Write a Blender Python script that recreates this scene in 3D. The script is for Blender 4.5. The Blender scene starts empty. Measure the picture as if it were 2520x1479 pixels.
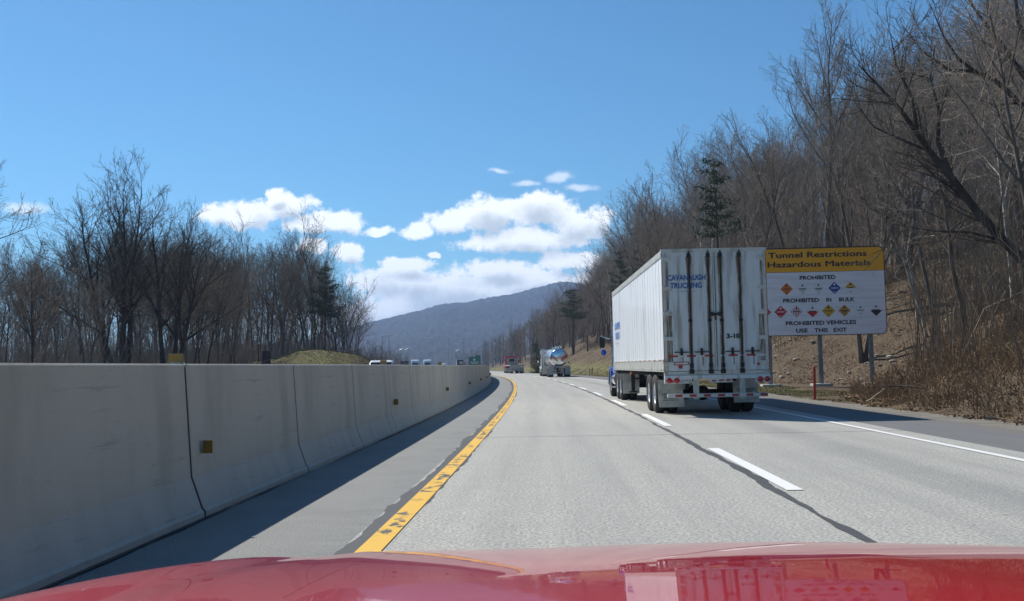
import bpy, bmesh, math, random
import numpy as np
from mathutils import Vector, Matrix, Euler
R = math.radians
SC = bpy.context.scene
COL = SC.collection

# ------------------------------------------------------------------ camera
F_PX, W_PX = 2485.0, 2520.0
yaw, pitch, roll = R(2.396), R(3.718), R(1.1)
cam = bpy.data.cameras.new('camera')
cam.sensor_width = 36.0
cam.lens = 36.0 * F_PX / W_PX
cam.clip_start, cam.clip_end = 0.05, 30000
co = bpy.data.objects.new('camera', cam)
COL.objects.link(co)
fw = Vector((-math.sin(yaw) * math.cos(pitch), math.cos(yaw) * math.cos(pitch), math.sin(pitch)))
rt = fw.cross(Vector((0, 0, 1))).normalized()
up = rt.cross(fw)
rt2 = rt * math.cos(roll) - up * math.sin(roll)
up2 = rt2.cross(fw)
co.matrix_world = Matrix.Translation((0, 0, 1.32)) @ Matrix((rt2, up2, -fw)).transposed().to_4x4()
SC.camera = co

# ------------------------------------------------------------------ light
SUN = Vector((-0.68, 0.76, 1.0)).normalized()
el_s = math.asin(SUN.z)
sl = bpy.data.lights.new('sun', 'SUN')
sl.energy = 5.0
sl.angle = R(0.5)
sl.color = (1.0, 0.95, 0.86)
so = bpy.data.objects.new('sun', sl)
COL.objects.link(so)
so.rotation_euler = SUN.to_track_quat('Z', 'Y').to_euler()
SC.view_settings.view_transform = 'Standard'
SC.view_settings.look = 'None'
SC.view_settings.exposure = 0.2
SC.view_settings.gamma = 1.0
SC.cycles.use_denoising = True
SC.cycles.max_bounces = 6
SC.cycles.transparent_max_bounces = 8
SC.cycles.volume_bounces = 0
SC.cycles.use_adaptive_sampling = True
SC.cycles.adaptive_threshold = 0.015


class S:
    """tiny wrapper so node maths can be written as an expression"""
    def __init__(s, nt, sock): s.nt, s.k = nt, sock
    def _m(s, op, *a, clamp=False):
        n = s.nt.nodes.new('ShaderNodeMath'); n.operation = op; n.use_clamp = clamp
        for i, v in enumerate((s,) + a):
            if isinstance(v, S): s.nt.links.new(v.k, n.inputs[i])
            else: n.inputs[i].default_value = v
        return S(s.nt, n.outputs[0])
    def __add__(s, o): return s._m('ADD', o)
    def __sub__(s, o): return s._m('SUBTRACT', o)
    def __mul__(s, o): return s._m('MULTIPLY', o)
    def __truediv__(s, o): return s._m('DIVIDE', o)
    def mx(s, o): return s._m('MAXIMUM', o)
    def mn(s, o): return s._m('MINIMUM', o)
    def step(s, a, b):
        n = s.nt.nodes.new('ShaderNodeMapRange'); n.interpolation_type = 'SMOOTHSTEP'
        s.nt.links.new(s.k, n.inputs[0]); n.inputs[1].default_value = a; n.inputs[2].default_value = b
        return S(s.nt, n.outputs[0])


def vm(nt, op, *a):
    n = nt.nodes.new('ShaderNodeVectorMath'); n.operation = op
    for i, v in enumerate(a):
        if isinstance(v, S): nt.links.new(v.k, n.inputs[i])
        elif isinstance(v, (int, float)): n.inputs[3].default_value = v
        else: n.inputs[i].default_value = v
    return n


def noise(nt, vec, scale, detail=4, rough=0.55, color=False):
    n = nt.nodes.new('ShaderNodeTexNoise')
    n.inputs['Scale'].default_value = scale; n.inputs['Detail'].default_value = detail
    n.inputs['Roughness'].default_value = rough
    if vec is not None: nt.links.new(vec.k, n.inputs['Vector'])
    return S(nt, n.outputs['Color' if color else 'Fac'])


def mixc(nt, f, a, b, mode='MIX'):
    n = nt.nodes.new('ShaderNodeMix'); n.data_type = 'RGBA'; n.blend_type = mode
    for i, v in ((0, f), (6, a), (7, b)):
        if isinstance(v, S): nt.links.new(v.k, n.inputs[i])
        elif isinstance(v, (int, float)): n.inputs[i].default_value = v
        else: n.inputs[i].default_value = tuple(v)[:3] + (1,)
    return S(nt, n.outputs[2])


# ------------------------------------------------------------------ sky with clouds
wd = bpy.data.worlds.new('World'); SC.world = wd; wd.use_nodes = True
nt = wd.node_tree; nt.nodes.clear()
sky = nt.nodes.new('ShaderNodeTexSky'); sky.sky_type = 'NISHITA'; sky.sun_disc = False
sky.sun_elevation = el_s; sky.sun_rotation = math.atan2(SUN.x, SUN.y)
sky.altitude = 300; sky.air_density = 1.0; sky.dust_density = 0.1; sky.ozone_density = 2.0
SKY_K = 0.077
tc = nt.nodes.new('ShaderNodeTexCoord')
sep = nt.nodes.new('ShaderNodeSeparateXYZ'); nt.links.new(tc.outputs['Generated'], sep.inputs[0])
X, Y, Z = (S(nt, sep.outputs[i]) for i in range(3))
Yc = Y.mx(0.05)
comb = nt.nodes.new('ShaderNodeCombineXYZ')
nt.links.new((X / Yc).k, comb.inputs[0]); nt.links.new((Z / Yc).k, comb.inputs[1])
P = S(nt, comb.outputs[0])
wrp = noise(nt, P, 16, 5, 0.6, color=True)
w1 = vm(nt, 'MULTIPLY_ADD', wrp, (0.036, 0.022, 0), (-0.018, -0.011, 0))
Pw = S(nt, vm(nt, 'ADD', P, S(nt, w1.outputs[0])).outputs[0])
ELL = [(-0.307, 0.16, 0.048, 0.015), (-0.34, 0.161, 0.018, 0.009), (-0.267, 0.166, 0.03, 0.015), (-0.279, 0.178, 0.012, 0.008), (-0.231, 0.149, 0.044, 0.012), (-0.171, 0.139, 0.018, 0.006), (-0.207, 0.119, 0.021, 0.01), (-0.146, 0.101, 0.032, 0.01), (-0.165, 0.087, 0.038, 0.016), (-0.142, 0.083, 0.044, 0.016), (-0.138, 0.137, 0.017, 0.009), (-0.102, 0.144, 0.028, 0.012), (-0.062, 0.152, 0.036, 0.018), (-0.018, 0.155, 0.044, 0.021), (0.023, 0.14, 0.034, 0.021), (-0.026, 0.125, 0.072, 0.013), (0.043, 0.142, 0.016, 0.016), (-0.058, 0.095, 0.052, 0.013), (0.014, 0.104, 0.036, 0.01), (-0.014, 0.084, 0.076, 0.013), (-0.098, 0.074, 0.101, 0.018), (-0.146, 0.059, 0.08, 0.016), (-0.118, 0.111, 0.006, 0.004), (-0.243, 0.125, 0.016, 0.008)]
THIN = [(-0.054, 0.198, 0.012, 0.0035), (-0.026, 0.185, 0.014, 0.004), (0.008, 0.189, 0.018, 0.006), (0.031, 0.178, 0.017, 0.005), (-0.539, 0.17, 0.03, 0.008), (-0.10, 0.045, 0.30, 0.024)]


def field(p, ells):
    d = None
    for cx, cy, rx, ry in ells:
        v = vm(nt, 'MULTIPLY_ADD', p, (1 / rx, 1 / ry, 0), (-cx / rx, -cy / ry, 0))
        q = S(nt, vm(nt, 'LENGTH', S(nt, v.outputs[0])).outputs['Value'])
        d = q if d is None else d.mn(q)
    return d * -1.0 + 1.0


fb = noise(nt, P, 42, 10, 0.66)
m = field(Pw, ELL)
dens = (m + (fb - 0.5) * 2.4).step(-0.16, 0.34)
mt = field(Pw, THIN)
dthin = (mt + (fb - 0.5) * 1.3).step(-0.15, 0.75) * 0.55
pu = S(nt, vm(nt, 'ADD', Pw, (-0.004, 0.012, 0)).outputs[0])
mup = field(pu, ELL)
shade = (mup + (noise(nt, P, 24, 5, 0.6) - 0.5) * 1.6).step(0.05, 0.95)
front = Y.step(0.05, 0.2)
dens = dens.mx(dthin) * front
skyc = S(nt, vm(nt, 'MULTIPLY', S(nt, sky.outputs[0]), (SKY_K * 0.50, SKY_K * 0.97, SKY_K * 1.20)).outputs[0])
cloudc = mixc(nt, shade, (1.08, 1.12, 1.15), (0.56, 0.63, 0.70))
fin = mixc(nt, dens, skyc, cloudc)
bg = nt.nodes.new('ShaderNodeBackground'); nt.links.new(fin.k, bg.inputs[0]); bg.inputs[1].default_value = 1.0
wo = nt.nodes.new('ShaderNodeOutputWorld'); nt.links.new(bg.outputs[0], wo.inputs[0])

# ------------------------------------------------------------------ materials
MATS = {}


def mat(name, col, rough=0.6, metal=0.0, coat=0.0, var=None, bump=None, emit=None, spec=0.5):
    """var = (scale, colour2, lo, hi[, stretch]); bump = (scale, strength, distance)"""
    if name in MATS: return MATS[name]
    m = bpy.data.materials.new(name); m.use_nodes = True
    t = m.node_tree; b = t.nodes['Principled BSDF']
    b.inputs['Base Color'].default_value = tuple(col) + (1,)
    b.inputs['Roughness'].default_value = rough; b.inputs['Metallic'].default_value = metal
    b.inputs['Coat Weight'].default_value = coat; b.inputs['Coat Roughness'].default_value = 0.03
    b.inputs['Specular IOR Level'].default_value = spec
    tcn = t.nodes.new('ShaderNodeTexCoord'); v = S(t, tcn.outputs['Object'])
    if var:
        vv = v
        if len(var) > 4:
            vv = S(t, vm(t, 'MULTIPLY', v, var[4]).outputs[0])
        f = noise(t, vv, var[0], 6, 0.6).step(var[2], var[3])
        c = mixc(t, f, col, var[1])
        t.links.new(c.k, b.inputs['Base Color'])
    if bump:
        n = noise(t, v, bump[0], 5, 0.6)
        bn = t.nodes.new('ShaderNodeBump'); bn.inputs['Strength'].default_value = bump[1]
        bn.inputs['Distance'].default_value = bump[2]
        t.links.new(n.k, bn.inputs['Height']); t.links.new(bn.outputs[0], b.inputs['Normal'])
    if emit:
        b.inputs['Emission Color'].default_value = tuple(emit[:3]) + (1,); b.inputs['Emission Strength'].default_value = emit[3]
    MATS[name] = m
    return m


def uvmat(name, build, rough=0.85, spec=0.4):
    m = bpy.data.materials.new(name); m.use_nodes = True
    t = m.node_tree; b = t.nodes['Principled BSDF']; b.inputs['Roughness'].default_value = rough
    b.inputs['Specular IOR Level'].default_value = spec
    uv = t.nodes.new('ShaderNodeUVMap'); uv.uv_map = 'UVMap'
    s = t.nodes.new('ShaderNodeSeparateXYZ'); t.links.new(uv.outputs[0], s.inputs[0])
    c, h = build(t, S(t, uv.outputs[0]), S(t, s.outputs[0]), S(t, s.outputs[1]))
    t.links.new(c.k, b.inputs['Base Color'])
    if h is not None:
        bn = t.nodes.new('ShaderNodeBump'); bn.inputs['Strength'].default_value = 0.6; bn.inputs['Distance'].default_value = 0.007
        t.links.new(h.k, bn.inputs['Height']); t.links.new(bn.outputs[0], b.inputs['Normal'])
    MATS[name] = m
    return m


def band(u, c, w, soft=1.0):
    """1 at u=c falling to 0 at distance w"""
    d = (u - c)._m('ABSOLUTE')
    return d.step(0.0, w * soft) * -1.0 + 1.0


def conc(t, uv, u, v):
    grit = noise(t, uv, 34, 3, 0.8)
    mid = noise(t, uv, 2.2, 5, 0.6)
    big = noise(t, uv, 0.22, 4, 0.5)
    strk = noise(t, S(t, vm(t, 'MULTIPLY', uv, (1.3, 0.05, 1)).outputs[0]), 2.5, 4, 0.6)
    c = mixc(t, grit.step(0.36, 0.64), (0.20, 0.195, 0.178), (0.62, 0.605, 0.55))
    c = mixc(t, noise(t, uv, 13, 3, 0.7).step(0.46, 0.66) * 0.35, c, (0.27, 0.265, 0.245))
    c = mixc(t, mid.step(0.3, 0.7) * 0.30, c, (0.31, 0.31, 0.295))
    c = mixc(t, strk.step(0.42, 0.72) * 0.40, c, (0.27, 0.268, 0.25))
    oil = band(u, 4.25, 0.75) * 0.42 + band(u, 0.45, 0.6) * 0.16
    c = mixc(t, oil * (big.step(0.25, 0.6) * 0.6 + 0.5), c, (0.17, 0.175, 0.175))
    # transverse joints every 18.8 m
    jv = (v + 0.75 + (noise(t, uv, 1.5, 3) - 0.5) * 0.05)._m('MODULO', 18.8)
    j = ((jv - 0.9)._m('ABSOLUTE').step(0.018, 0.055) * -1.0 + 1.0)
    c = mixc(t, j * 0.9, c, (0.09, 0.09, 0.09))
    cw = vm(t, 'MULTIPLY', uv, (1.0, .18, 1))
    cr = noise(t, S(t, cw.outputs[0]), 2.2, 7, 0.72)
    crk = (cr - 0.5)._m('ABSOLUTE').step(0.0, 0.0035) * -1.0 + 1.0
    c = mixc(t, crk * big.step(0.5, 0.62) * 0.55, c, (0.13, 0.13, 0.125))
    for u0 in (-.45, 1.35, 3.35, 5.1): c = mixc(t, band(u, u0, .45) * (big * .22 + .05), c, (0.20, 0.20, 0.195))
    # small dark spalls
    sp = noise(t, S(t, vm(t, 'MULTIPLY', uv, (1.0, 0.8, 1)).outputs[0]), 5.5, 2, 0.4).step(0.775, 0.80)
    c = mixc(t, sp * 0.7, c, (0.12, 0.12, 0.12))
    return c, grit


def shl(t, uv, u, v):
    grit = noise(t, uv, 60, 4, 0.75); mid = noise(t, uv, 1.2, 5, 0.6)
    c = mixc(t, grit.step(0.3, 0.7), (0.13, 0.133, 0.13), (0.33, 0.333, 0.32))
    c = mixc(t, mid.step(0.35, 0.75) * 0.45, c, (0.16, 0.163, 0.16))
    cr = noise(t, S(t, vm(t, 'MULTIPLY', uv, (0.35, 3.0, 1)).outputs[0]), 3.0, 6, 0.7)
    crk = (cr - 0.5)._m('ABSOLUTE').step(0.0, 0.012) * -1.0 + 1.0
    near = u.step(-2.15, -1.7)
    c = mixc(t, crk * near * 0.7, c, (0.08, 0.08, 0.085))
    return c, grit


def asph(t, uv, u, v):
    grit = noise(t, uv, 55, 4, 0.8); mid = noise(t, S(t, vm(t, 'MULTIPLY', uv, (1, 0.25, 1)).outputs[0]), 1.6, 5, 0.6)
    c = mixc(t, grit.step(0.3, 0.7), (0.095, 0.10, 0.105), (0.20, 0.205, 0.21))
    c = mixc(t, mid.step(0.4, 0.7) * 0.5, c, (0.18, 0.175, 0.165))
    e = (u + (mid - 0.5) * 1.2).step(7.5, 8.5)
    c = mixc(t, e * 0.8, c, (0.17, 0.15, 0.13))
    return c, grit


uvmat('concrete_road', conc); uvmat('shoulder_concrete', shl); uvmat('asphalt', asph)


def wear(base, dark, lo, hi, sc, st=(1, 1, 1), amt=1.0, dirt=0.25, mid=None):
    def f(t, uv, u, v):
        n = noise(t, S(t, vm(t, 'MULTIPLY', uv, st).outputs[0]), sc, 5, 0.65)
        g = noise(t, uv, 50, 3, 0.7)
        gate = noise(t, S(t, vm(t, 'MULTIPLY', uv, (0.4, 1, 1)).outputs[0]), 1.1, 2, 0.5).step(0.40, 0.50)
        k_ = n.step(lo, hi) * gate * amt
        if mid is not None: k_ = (n + band(u, mid, .10) * .10 - .05).step(lo, hi) * gate * amt
        c = mixc(t, k_, base, dark)
        c = mixc(t, g.step(0.45, 0.8) * dirt, c, (base[0] * .6, base[1] * .6, base[2] * .55))
        return c, None
    return f


uvmat('yellow_paint', wear((0.76, 0.44, 0.03), (0.07, 0.065, 0.055), 0.535, 0.555, 7.0, (1.0, .6, 1), dirt=.15, mid=-1.40), 0.6)
uvmat('white_paint', wear((0.80, 0.80, 0.78), (0.36, 0.36, 0.34), 0.60, 0.70, 14), 0.6)
uvmat('road_sealant', wear((0.060, 0.062, 0.066), (0.09, 0.09, 0.092), 0.5, 0.65, 16, dirt=.1), 0.75)
uvmat('gravel', wear((0.15, 0.135, 0.115), (0.26, 0.24, 0.20), 0.4, 0.6, 20, dirt=0.1), 0.9)


def ground_mat():
    m = bpy.data.materials.new('ground'); m.use_nodes = True
    t = m.node_tree; b = t.nodes['Principled BSDF']; b.inputs['Roughness'].default_value = 0.95
    b.inputs['Specular IOR Level'].default_value = 0.1
    g = t.nodes.new('ShaderNodeNewGeometry'); p = S(t, g.outputs['Position'])
    uv = t.nodes.new('ShaderNodeUVMap'); uv.uv_map = 'UVMap'
    s = t.nodes.new('ShaderNodeSeparateXYZ'); t.links.new(uv.outputs[0], s.inputs[0])
    u = S(t, s.outputs[0]); v = S(t, s.outputs[1])
    fine = noise(t, p, 9, 6, 0.75); mid = noise(t, p, 0.9, 5, 0.6); big = noise(t, p, 0.13, 4, 0.5)
    c = mixc(t, fine.step(0.3, 0.7), (0.05, 0.038, 0.027), (0.21, 0.155, 0.105))
    c = mixc(t, noise(t, p, 2.6, 6, 0.75).step(0.40, 0.66) * 0.6, c, (0.075, 0.06, 0.04))
    c = mixc(t, mid.step(0.45, 0.7) * 0.4, c, (0.18, 0.13, 0.085))
    grassc = mixc(t, fine.step(0.3, 0.7), (0.085, 0.085, 0.03), (0.24, 0.215, 0.10))
    gz = (band(u, 11.0, 3.2) * v.step(40, 52) + band(u, 10.2, 2.6) * v.step(90, 110)
          + band(u, -18.5, 9.0) * v.step(60, 75)).mn(1.0)
    gz = gz * (mid + (big - 0.5) * 0.6).step(0.32, 0.52)
    c = mixc(t, gz, c, grassc)
    far = v.step(320, 520)
    c = mixc(t, far, c, (0.07, 0.058, 0.045))
    t.links.new(c.k, b.inputs['Base Color'])
    bn = t.nodes.new('ShaderNodeBump'); bn.inputs['Strength'].default_value = 0.7; bn.inputs['Distance'].default_value = 0.06
    t.links.new(fine.k, bn.inputs['Height']); t.links.new(bn.outputs[0], b.inputs['Normal'])
    MATS['ground'] = m


ground_mat()


# ------------------------------------------------------------------ helpers
def tag(o, label=None, cat=None, group=None, kind=None):
    if label: o['label'] = label
    if cat: o['category'] = cat
    if group: o['group'] = group
    if kind: o['kind'] = kind
    return o


def link(name, me, parent=None, mats=()):
    o = bpy.data.objects.new(name, me); COL.objects.link(o)
    for m_ in mats: me.materials.append(MATS[m_] if isinstance(m_, str) else m_)
    if parent: o.parent = parent
    return o


def thing(name, label, cat, loc=(0, 0, 0), rz=0.0, group=None):
    o = bpy.data.objects.new(name, None); COL.objects.link(o)
    o.empty_display_size = 0.3
    o.location = loc; o.rotation_euler = (0, 0, rz)
    return tag(o, label, cat, group)


def copy_tree(o, parent=None):
    c = o.copy(); COL.objects.link(c); c.parent = parent
    for ch in o.children: copy_tree(ch, c)
    return c


def np_mesh(name, verts, faces, smooth=False, uvs=None):
    """verts (n,3), faces (m,k) all same k"""
    me = bpy.data.meshes.new(name)
    verts = np.asarray(verts, dtype=np.float32); faces = np.asarray(faces, dtype=np.int32)
    k = faces.shape[1]
    me.vertices.add(len(verts)); me.vertices.foreach_set('co', verts.ravel())
    me.loops.add(faces.size); me.loops.foreach_set('vertex_index', faces.ravel())
    me.polygons.add(len(faces)); me.polygons.foreach_set('loop_start', np.arange(0, faces.size, k, dtype=np.int32))
    me.polygons.foreach_set('loop_total', np.full(len(faces), k, dtype=np.int32))
    if smooth: me.polygons.foreach_set('use_smooth', np.ones(len(faces), dtype=bool))
    me.update(calc_edges=True)
    if uvs is not None:
        l = me.uv_layers.new(name='UVMap')
        l.data.foreach_set('uv', np.asarray(uvs, dtype=np.float32)[faces.ravel()].ravel())
    return me


class MB:
    def __init__(s): s.bm = bmesh.new()
    def _fin(s, geom, mi, M):
        vs = [g for g in geom if isinstance(g, bmesh.types.BMVert)]
        if M is not None: bmesh.ops.transform(s.bm, matrix=M, verts=vs)
        fs = set(f for v in vs for f in v.link_faces)
        for f in fs: f.material_index = mi
    def box(s, c, d, bev=0.0, mi=0, rot=None, taper=None):
        r = bmesh.ops.create_cube(s.bm, size=1.0); vs = r['verts']
        for v in vs:
            v.co = Vector((v.co.x * d[0], v.co.y * d[1], v.co.z * d[2]))
            if taper and v.co.z > 0: v.co.x *= taper[0]; v.co.y *= taper[1]
        if bev > 0:
            es = list(set(e for v in vs for e in v.link_edges))
            rb = bmesh.ops.bevel(s.bm, geom=es, offset=bev, segments=2, profile=0.7, affect='EDGES')
            vs = list(set(v for f in rb['faces'] for v in f.verts))
        M = Matrix.Translation(c)
        if rot: M = M @ Euler(rot).to_matrix().to_4x4()
        s._fin(vs, mi, M); return s
    def cyl(s, p0, p1, r0, r1=None, n=16, mi=0, caps=True):
        p0, p1 = Vector(p0), Vector(p1); r1 = r0 if r1 is None else r1
        d = p1 - p0
        r = bmesh.ops.create_cone(s.bm, cap_ends=caps, cap_tris=False, segments=n, radius1=r0, radius2=r1, depth=d.length)
        M = Matrix.Translation((p0 + p1) / 2) @ d.to_track_quat('Z', 'Y').to_matrix().to_4x4()
        s._fin(r['verts'], mi, M); return s
    def sph(s, c, r, mi=0, sc=(1, 1, 1), n=12):
        q = bmesh.ops.create_uvsphere(s.bm, u_segments=n, v_segments=max(6, n // 2), radius=r)
        s._fin(q['verts'], mi, Matrix.Translation(c) @ Matrix.Diagonal((*sc, 1))); return s
    def prism(s, poly, a, b, axis='X', mi=0, scale_b=1.0):
        """poly of 2d points, extruded between a and b along axis"""
        def P(u, v, w):
            return {'X': (w, u, v), 'Y': (u, w, v), 'Z': (u, v, w)}[axis]
        cu = sum(p[0] for p in poly) / len(poly); cv = sum(p[1] for p in poly) / len(poly)
        A = [s.bm.verts.new(P(u, v, a)) for u, v in poly]
        B = [s.bm.verts.new(P(cu + (u - cu) * scale_b, cv + (v - cv) * scale_b, b)) for u, v in poly]
        n = len(poly)
        fs = [s.bm.faces.new(A), s.bm.faces.new(B[::-1])]
        for i in range(n): fs.append(s.bm.faces.new((A[i], B[i], B[(i + 1) % n], A[(i + 1) % n])))
        for f in fs: f.material_index = mi
        bmesh.ops.recalc_face_normals(s.bm, faces=fs); return s
    def lathe(s, prof, c, axis='X', n=28, mi=0):
        """prof (axial, radius)"""
        rings = []
        for a, r in prof:
            ring = []
            for k in range(n):
                t = 2 * math.pi * k / n; u, v = r * math.cos(t), r * math.sin(t)
                q = {'X': (a, u, v), 'Y': (u, a, v), 'Z': (u, v, a)}[axis]
                ring.append(s.bm.verts.new(Vector(q) + Vector(c)))
            rings.append(ring)
        fs = []
        for i in range(len(rings) - 1):
            for k in range(n):
                fs.append(s.bm.faces.new((rings[i][k], rings[i][(k + 1) % n], rings[i + 1][(k + 1) % n], rings[i + 1][k])))
        for f in fs: f.material_index = mi; f.smooth = True
        bmesh.ops.recalc_face_normals(s.bm, faces=fs); return s
    def loft(s, rings, mi=0, caps=True, smooth=True, closed=True):
        V = [[s.bm.verts.new(p) for p in r] for r in rings]; n = len(V[0]); fs = []
        for i in range(len(V) - 1):
            for k in range(n if closed else n - 1):
                f = s.bm.faces.new((V[i][k], V[i][(k + 1) % n], V[i + 1][(k + 1) % n], V[i + 1][k])); f.smooth = smooth; fs.append(f)
        if caps: fs += [s.bm.faces.new(V[0]), s.bm.faces.new(V[-1][::-1])]
        for f in fs: f.material_index = mi
        bmesh.ops.recalc_face_normals(s.bm, faces=fs); return s
    def build(s, name, mats, parent=None, smooth=None):
        me = bpy.data.meshes.new(name); s.bm.to_mesh(me); s.bm.free()
        if smooth is not None:
            me.polygons.foreach_set('use_smooth', np.full(len(me.polygons), smooth, dtype=bool))
        return link(name, me, parent, mats if isinstance(mats, (list, tuple)) else [mats])


FACE_BACK = Euler((R(90), 0, 0)).to_matrix().to_4x4()                       # read by somebody looking along +Y
FACE_LEFT = (Euler((0, 0, R(-90))).to_matrix() @ Euler((R(90), 0, 0)).to_matrix()).to_4x4()   # read from the left (looking along +X)
FACE_FRONT = (Euler((0, 0, R(180))).to_matrix() @ Euler((R(90), 0, 0)).to_matrix()).to_4x4()


def text(name, s, size, loc, M, m_, parent, width=None, ext=0.003, space=1.0, align='CENTER', bold=0.0, word=1.0, fat=0.0):
    cu = bpy.data.curves.new('t', 'FONT'); cu.body = s; cu.size = size; cu.extrude = ext
    cu.align_x = align; cu.align_y = 'CENTER'; cu.space_character = space; cu.offset = bold; cu.space_word = word
    cu.resolution_u = 3
    o = bpy.data.objects.new('t', cu); COL.objects.link(o)
    bpy.context.view_layer.update()
    me = bpy.data.meshes.new_from_object(o.evaluated_get(bpy.context.evaluated_depsgraph_get()))
    bpy.data.objects.remove(o)
    co_ = np.zeros(len(me.vertices) * 3); me.vertices.foreach_get('co', co_); co_ = co_.reshape(-1, 3)
    if fat:
        n0 = len(me.vertices); bmx = bmesh.new()
        for q, (ax, ay) in enumerate(((0, 0), (fat, 0), (-fat, 0), (0, fat), (0, -fat))):
            c2 = me.copy(); c2.transform(Matrix.Translation((ax, ay, q * .0006))); bmx.from_mesh(c2); bpy.data.meshes.remove(c2)
        bmx.to_mesh(me); bmx.free()
        co_ = np.zeros(len(me.vertices) * 3); me.vertices.foreach_get('co', co_); co_ = co_.reshape(-1, 3)
    if width:
        w = co_[:, 0].max() - co_[:, 0].min(); co_[:, 0] *= width / w
        me.vertices.foreach_set('co', co_.ravel())
    me.transform(Matrix.Translation(loc) @ M); me.update()
    me.materials.clear()
    return link(name, me, parent, [m_])


# ------------------------------------------------------------------ road geometry
def xc(y):
    y = np.asarray(y, float)
    y1 = np.minimum(y, 170.0)
    b = .0042 * y1 - 3.46e-4 * y1 ** 2 - 1.2e-7 * y1 ** 3
    return b + np.maximum(y - 170.0, 0) * (.0042 - 6.92e-4 * 170 - 3.6e-7 * 170 ** 2)


def slope(y):
    return float((xc(y + .5) - xc(y - .5)))


def heading(y):
    return math.atan(-slope(y))


_rs = np.random.RandomState(7)
_NG = _rs.rand(64, 64)


def vnoise(x, y, s):
    x = np.asarray(x, float) / s; y = np.asarray(y, float) / s
    xi = np.floor(x).astype(int); yi = np.floor(y).astype(int); fx = x - xi; fy = y - yi
    fx = fx * fx * (3 - 2 * fx); fy = fy * fy * (3 - 2 * fy)
    g = lambda a, b: _NG[a % 64, b % 64]
    return (g(xi, yi) * (1 - fx) + g(xi + 1, yi) * fx) * (1 - fy) + (g(xi, yi + 1) * (1 - fx) + g(xi + 1, yi + 1) * fx) * fy - .5


def gz(x, y):
    """height of the land"""
    x = np.asarray(x, float); y = np.asarray(y, float)
    r = x - xc(y)
    toe = np.interp(y, [-50, 30, 43, 50, 60, 72, 100, 400], [9.6, 9.8, 12.5, 17.6, 17.8, 13.6, 9.2, 9.2])
    t = r - toe
    st = np.interp(y, [0, 40, 55, 90, 250, 500, 1000], [.50, .50, .46, .52, .42, .22, .05])
    tp = np.maximum(t, 0)
    h = np.where(tp < 24, tp, 24 + (np.minimum(tp, 90) - 24) * .72) * st
    h = h * (1 - np.exp(-tp / 1.5))
    h = h + np.clip(tp / 4, 0, 1) * (vnoise(x, y, 7) * .9 + vnoise(x + 31, y, 2.3) * .35)
    z = np.where(r > 8.3, -.03 - .04 * np.clip((r - 8.3), 0, 2) + vnoise(x, y, 1.7) * .05 * np.clip(r - 8.8, 0, 1), -.03)
    z = z + h + np.clip(tp, 0, 1) * (vnoise(x + 7, y, 1.15) * .3)
    zl = .25 * np.clip((-14.5 - r) / 4, 0, 1) + .012 * np.clip(-r - 20, 0, 100)
    z = np.where(r < -14.2, zl - .03, z)
    z = z + 2.75 * np.exp(-((x + 21.3) / 4.6) ** 4 - ((y - 97) / 9.0) ** 2)
    z = z + 2.2 * np.exp(-((x + 28.2) / 3.9) ** 2 - ((y - 99) / 9.0) ** 2)
    return z


def strip(name, r0, r1, s0, s1, ds, z, m_, jit=0.0, jl=0.0, seed=0, zf=None, ncol=1, fine=0.0):
    """sheet following the road between offsets r0..r1; jit/jl make the right/left edge ragged"""
    rr = np.random.RandomState(seed)
    ys = np.arange(s0, s1 + ds * .5, ds); n = len(ys)
    def rag(a):
        k = np.convolve(rr.randn(n + 8), np.ones(3) / 3, 'same')[4:4 + n] * .8 + np.convolve(rr.randn(n + 30), np.ones(15) / 6, 'same')[15:15 + n]
        return a * k
    L = r0 + (rag(jl) if jl else 0); Rr = r1 + (rag(jit) if jit else 0)
    L = L + np.zeros(n); Rr = Rr + np.zeros(n)
    V = []; U = []
    for k in range(ncol + 1):
        r = L + (Rr - L) * k / ncol
        x = xc(ys) + r
        zz = np.full(n, z) if zf is None else zf(x, ys)
        V.append(np.stack([x, ys, zz], 1)); U.append(np.stack([r, ys], 1))
    V = np.concatenate(V); U = np.concatenate(U)
    F = []
    for k in range(ncol):
        a = np.arange(n - 1) + k * n
        F.append(np.stack([a, a + n, a + n + 1, a + 1], 1))
    me = np_mesh(name, V, np.concatenate(F), uvs=U)
    o = link(name, me, None, [m_]); tag(o, kind='structure'); return o


def build_land():
    r = np.concatenate([-np.geomspace(4000, 70, 26), np.arange(-66, -14, 2.0), [-14.3, -13, -8, -4, 0, 6, 8.2], np.arange(8.6, 20, .6), np.arange(20, 60, 1.5), np.arange(60, 100, 4.0), np.geomspace(104, 4000, 22)])
    y = np.concatenate([[-400, -200, -100, -60], np.arange(-40, 0, 4.0), np.arange(0, 130, 1.2), np.arange(130, 320, 3.0), np.geomspace(322, 6500, 46)])
    RR, YY = np.meshgrid(r, y)
    XX = xc(YY) + RR; ZZ = gz(XX, YY)
    n, m_ = RR.shape
    V = np.stack([XX, YY, ZZ], -1).reshape(-1, 3); U = np.stack([RR, YY], -1).reshape(-1, 2)
    i = np.arange(n * m_).reshape(n, m_)
    F = np.stack([i[:-1, :-1], i[:-1, 1:], i[1:, 1:], i[1:, :-1]], -1).reshape(-1, 4)
    o = link('ground', np_mesh('ground', V, F, smooth=True, uvs=U), None, ['ground']); tag(o, kind='structure')


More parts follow.
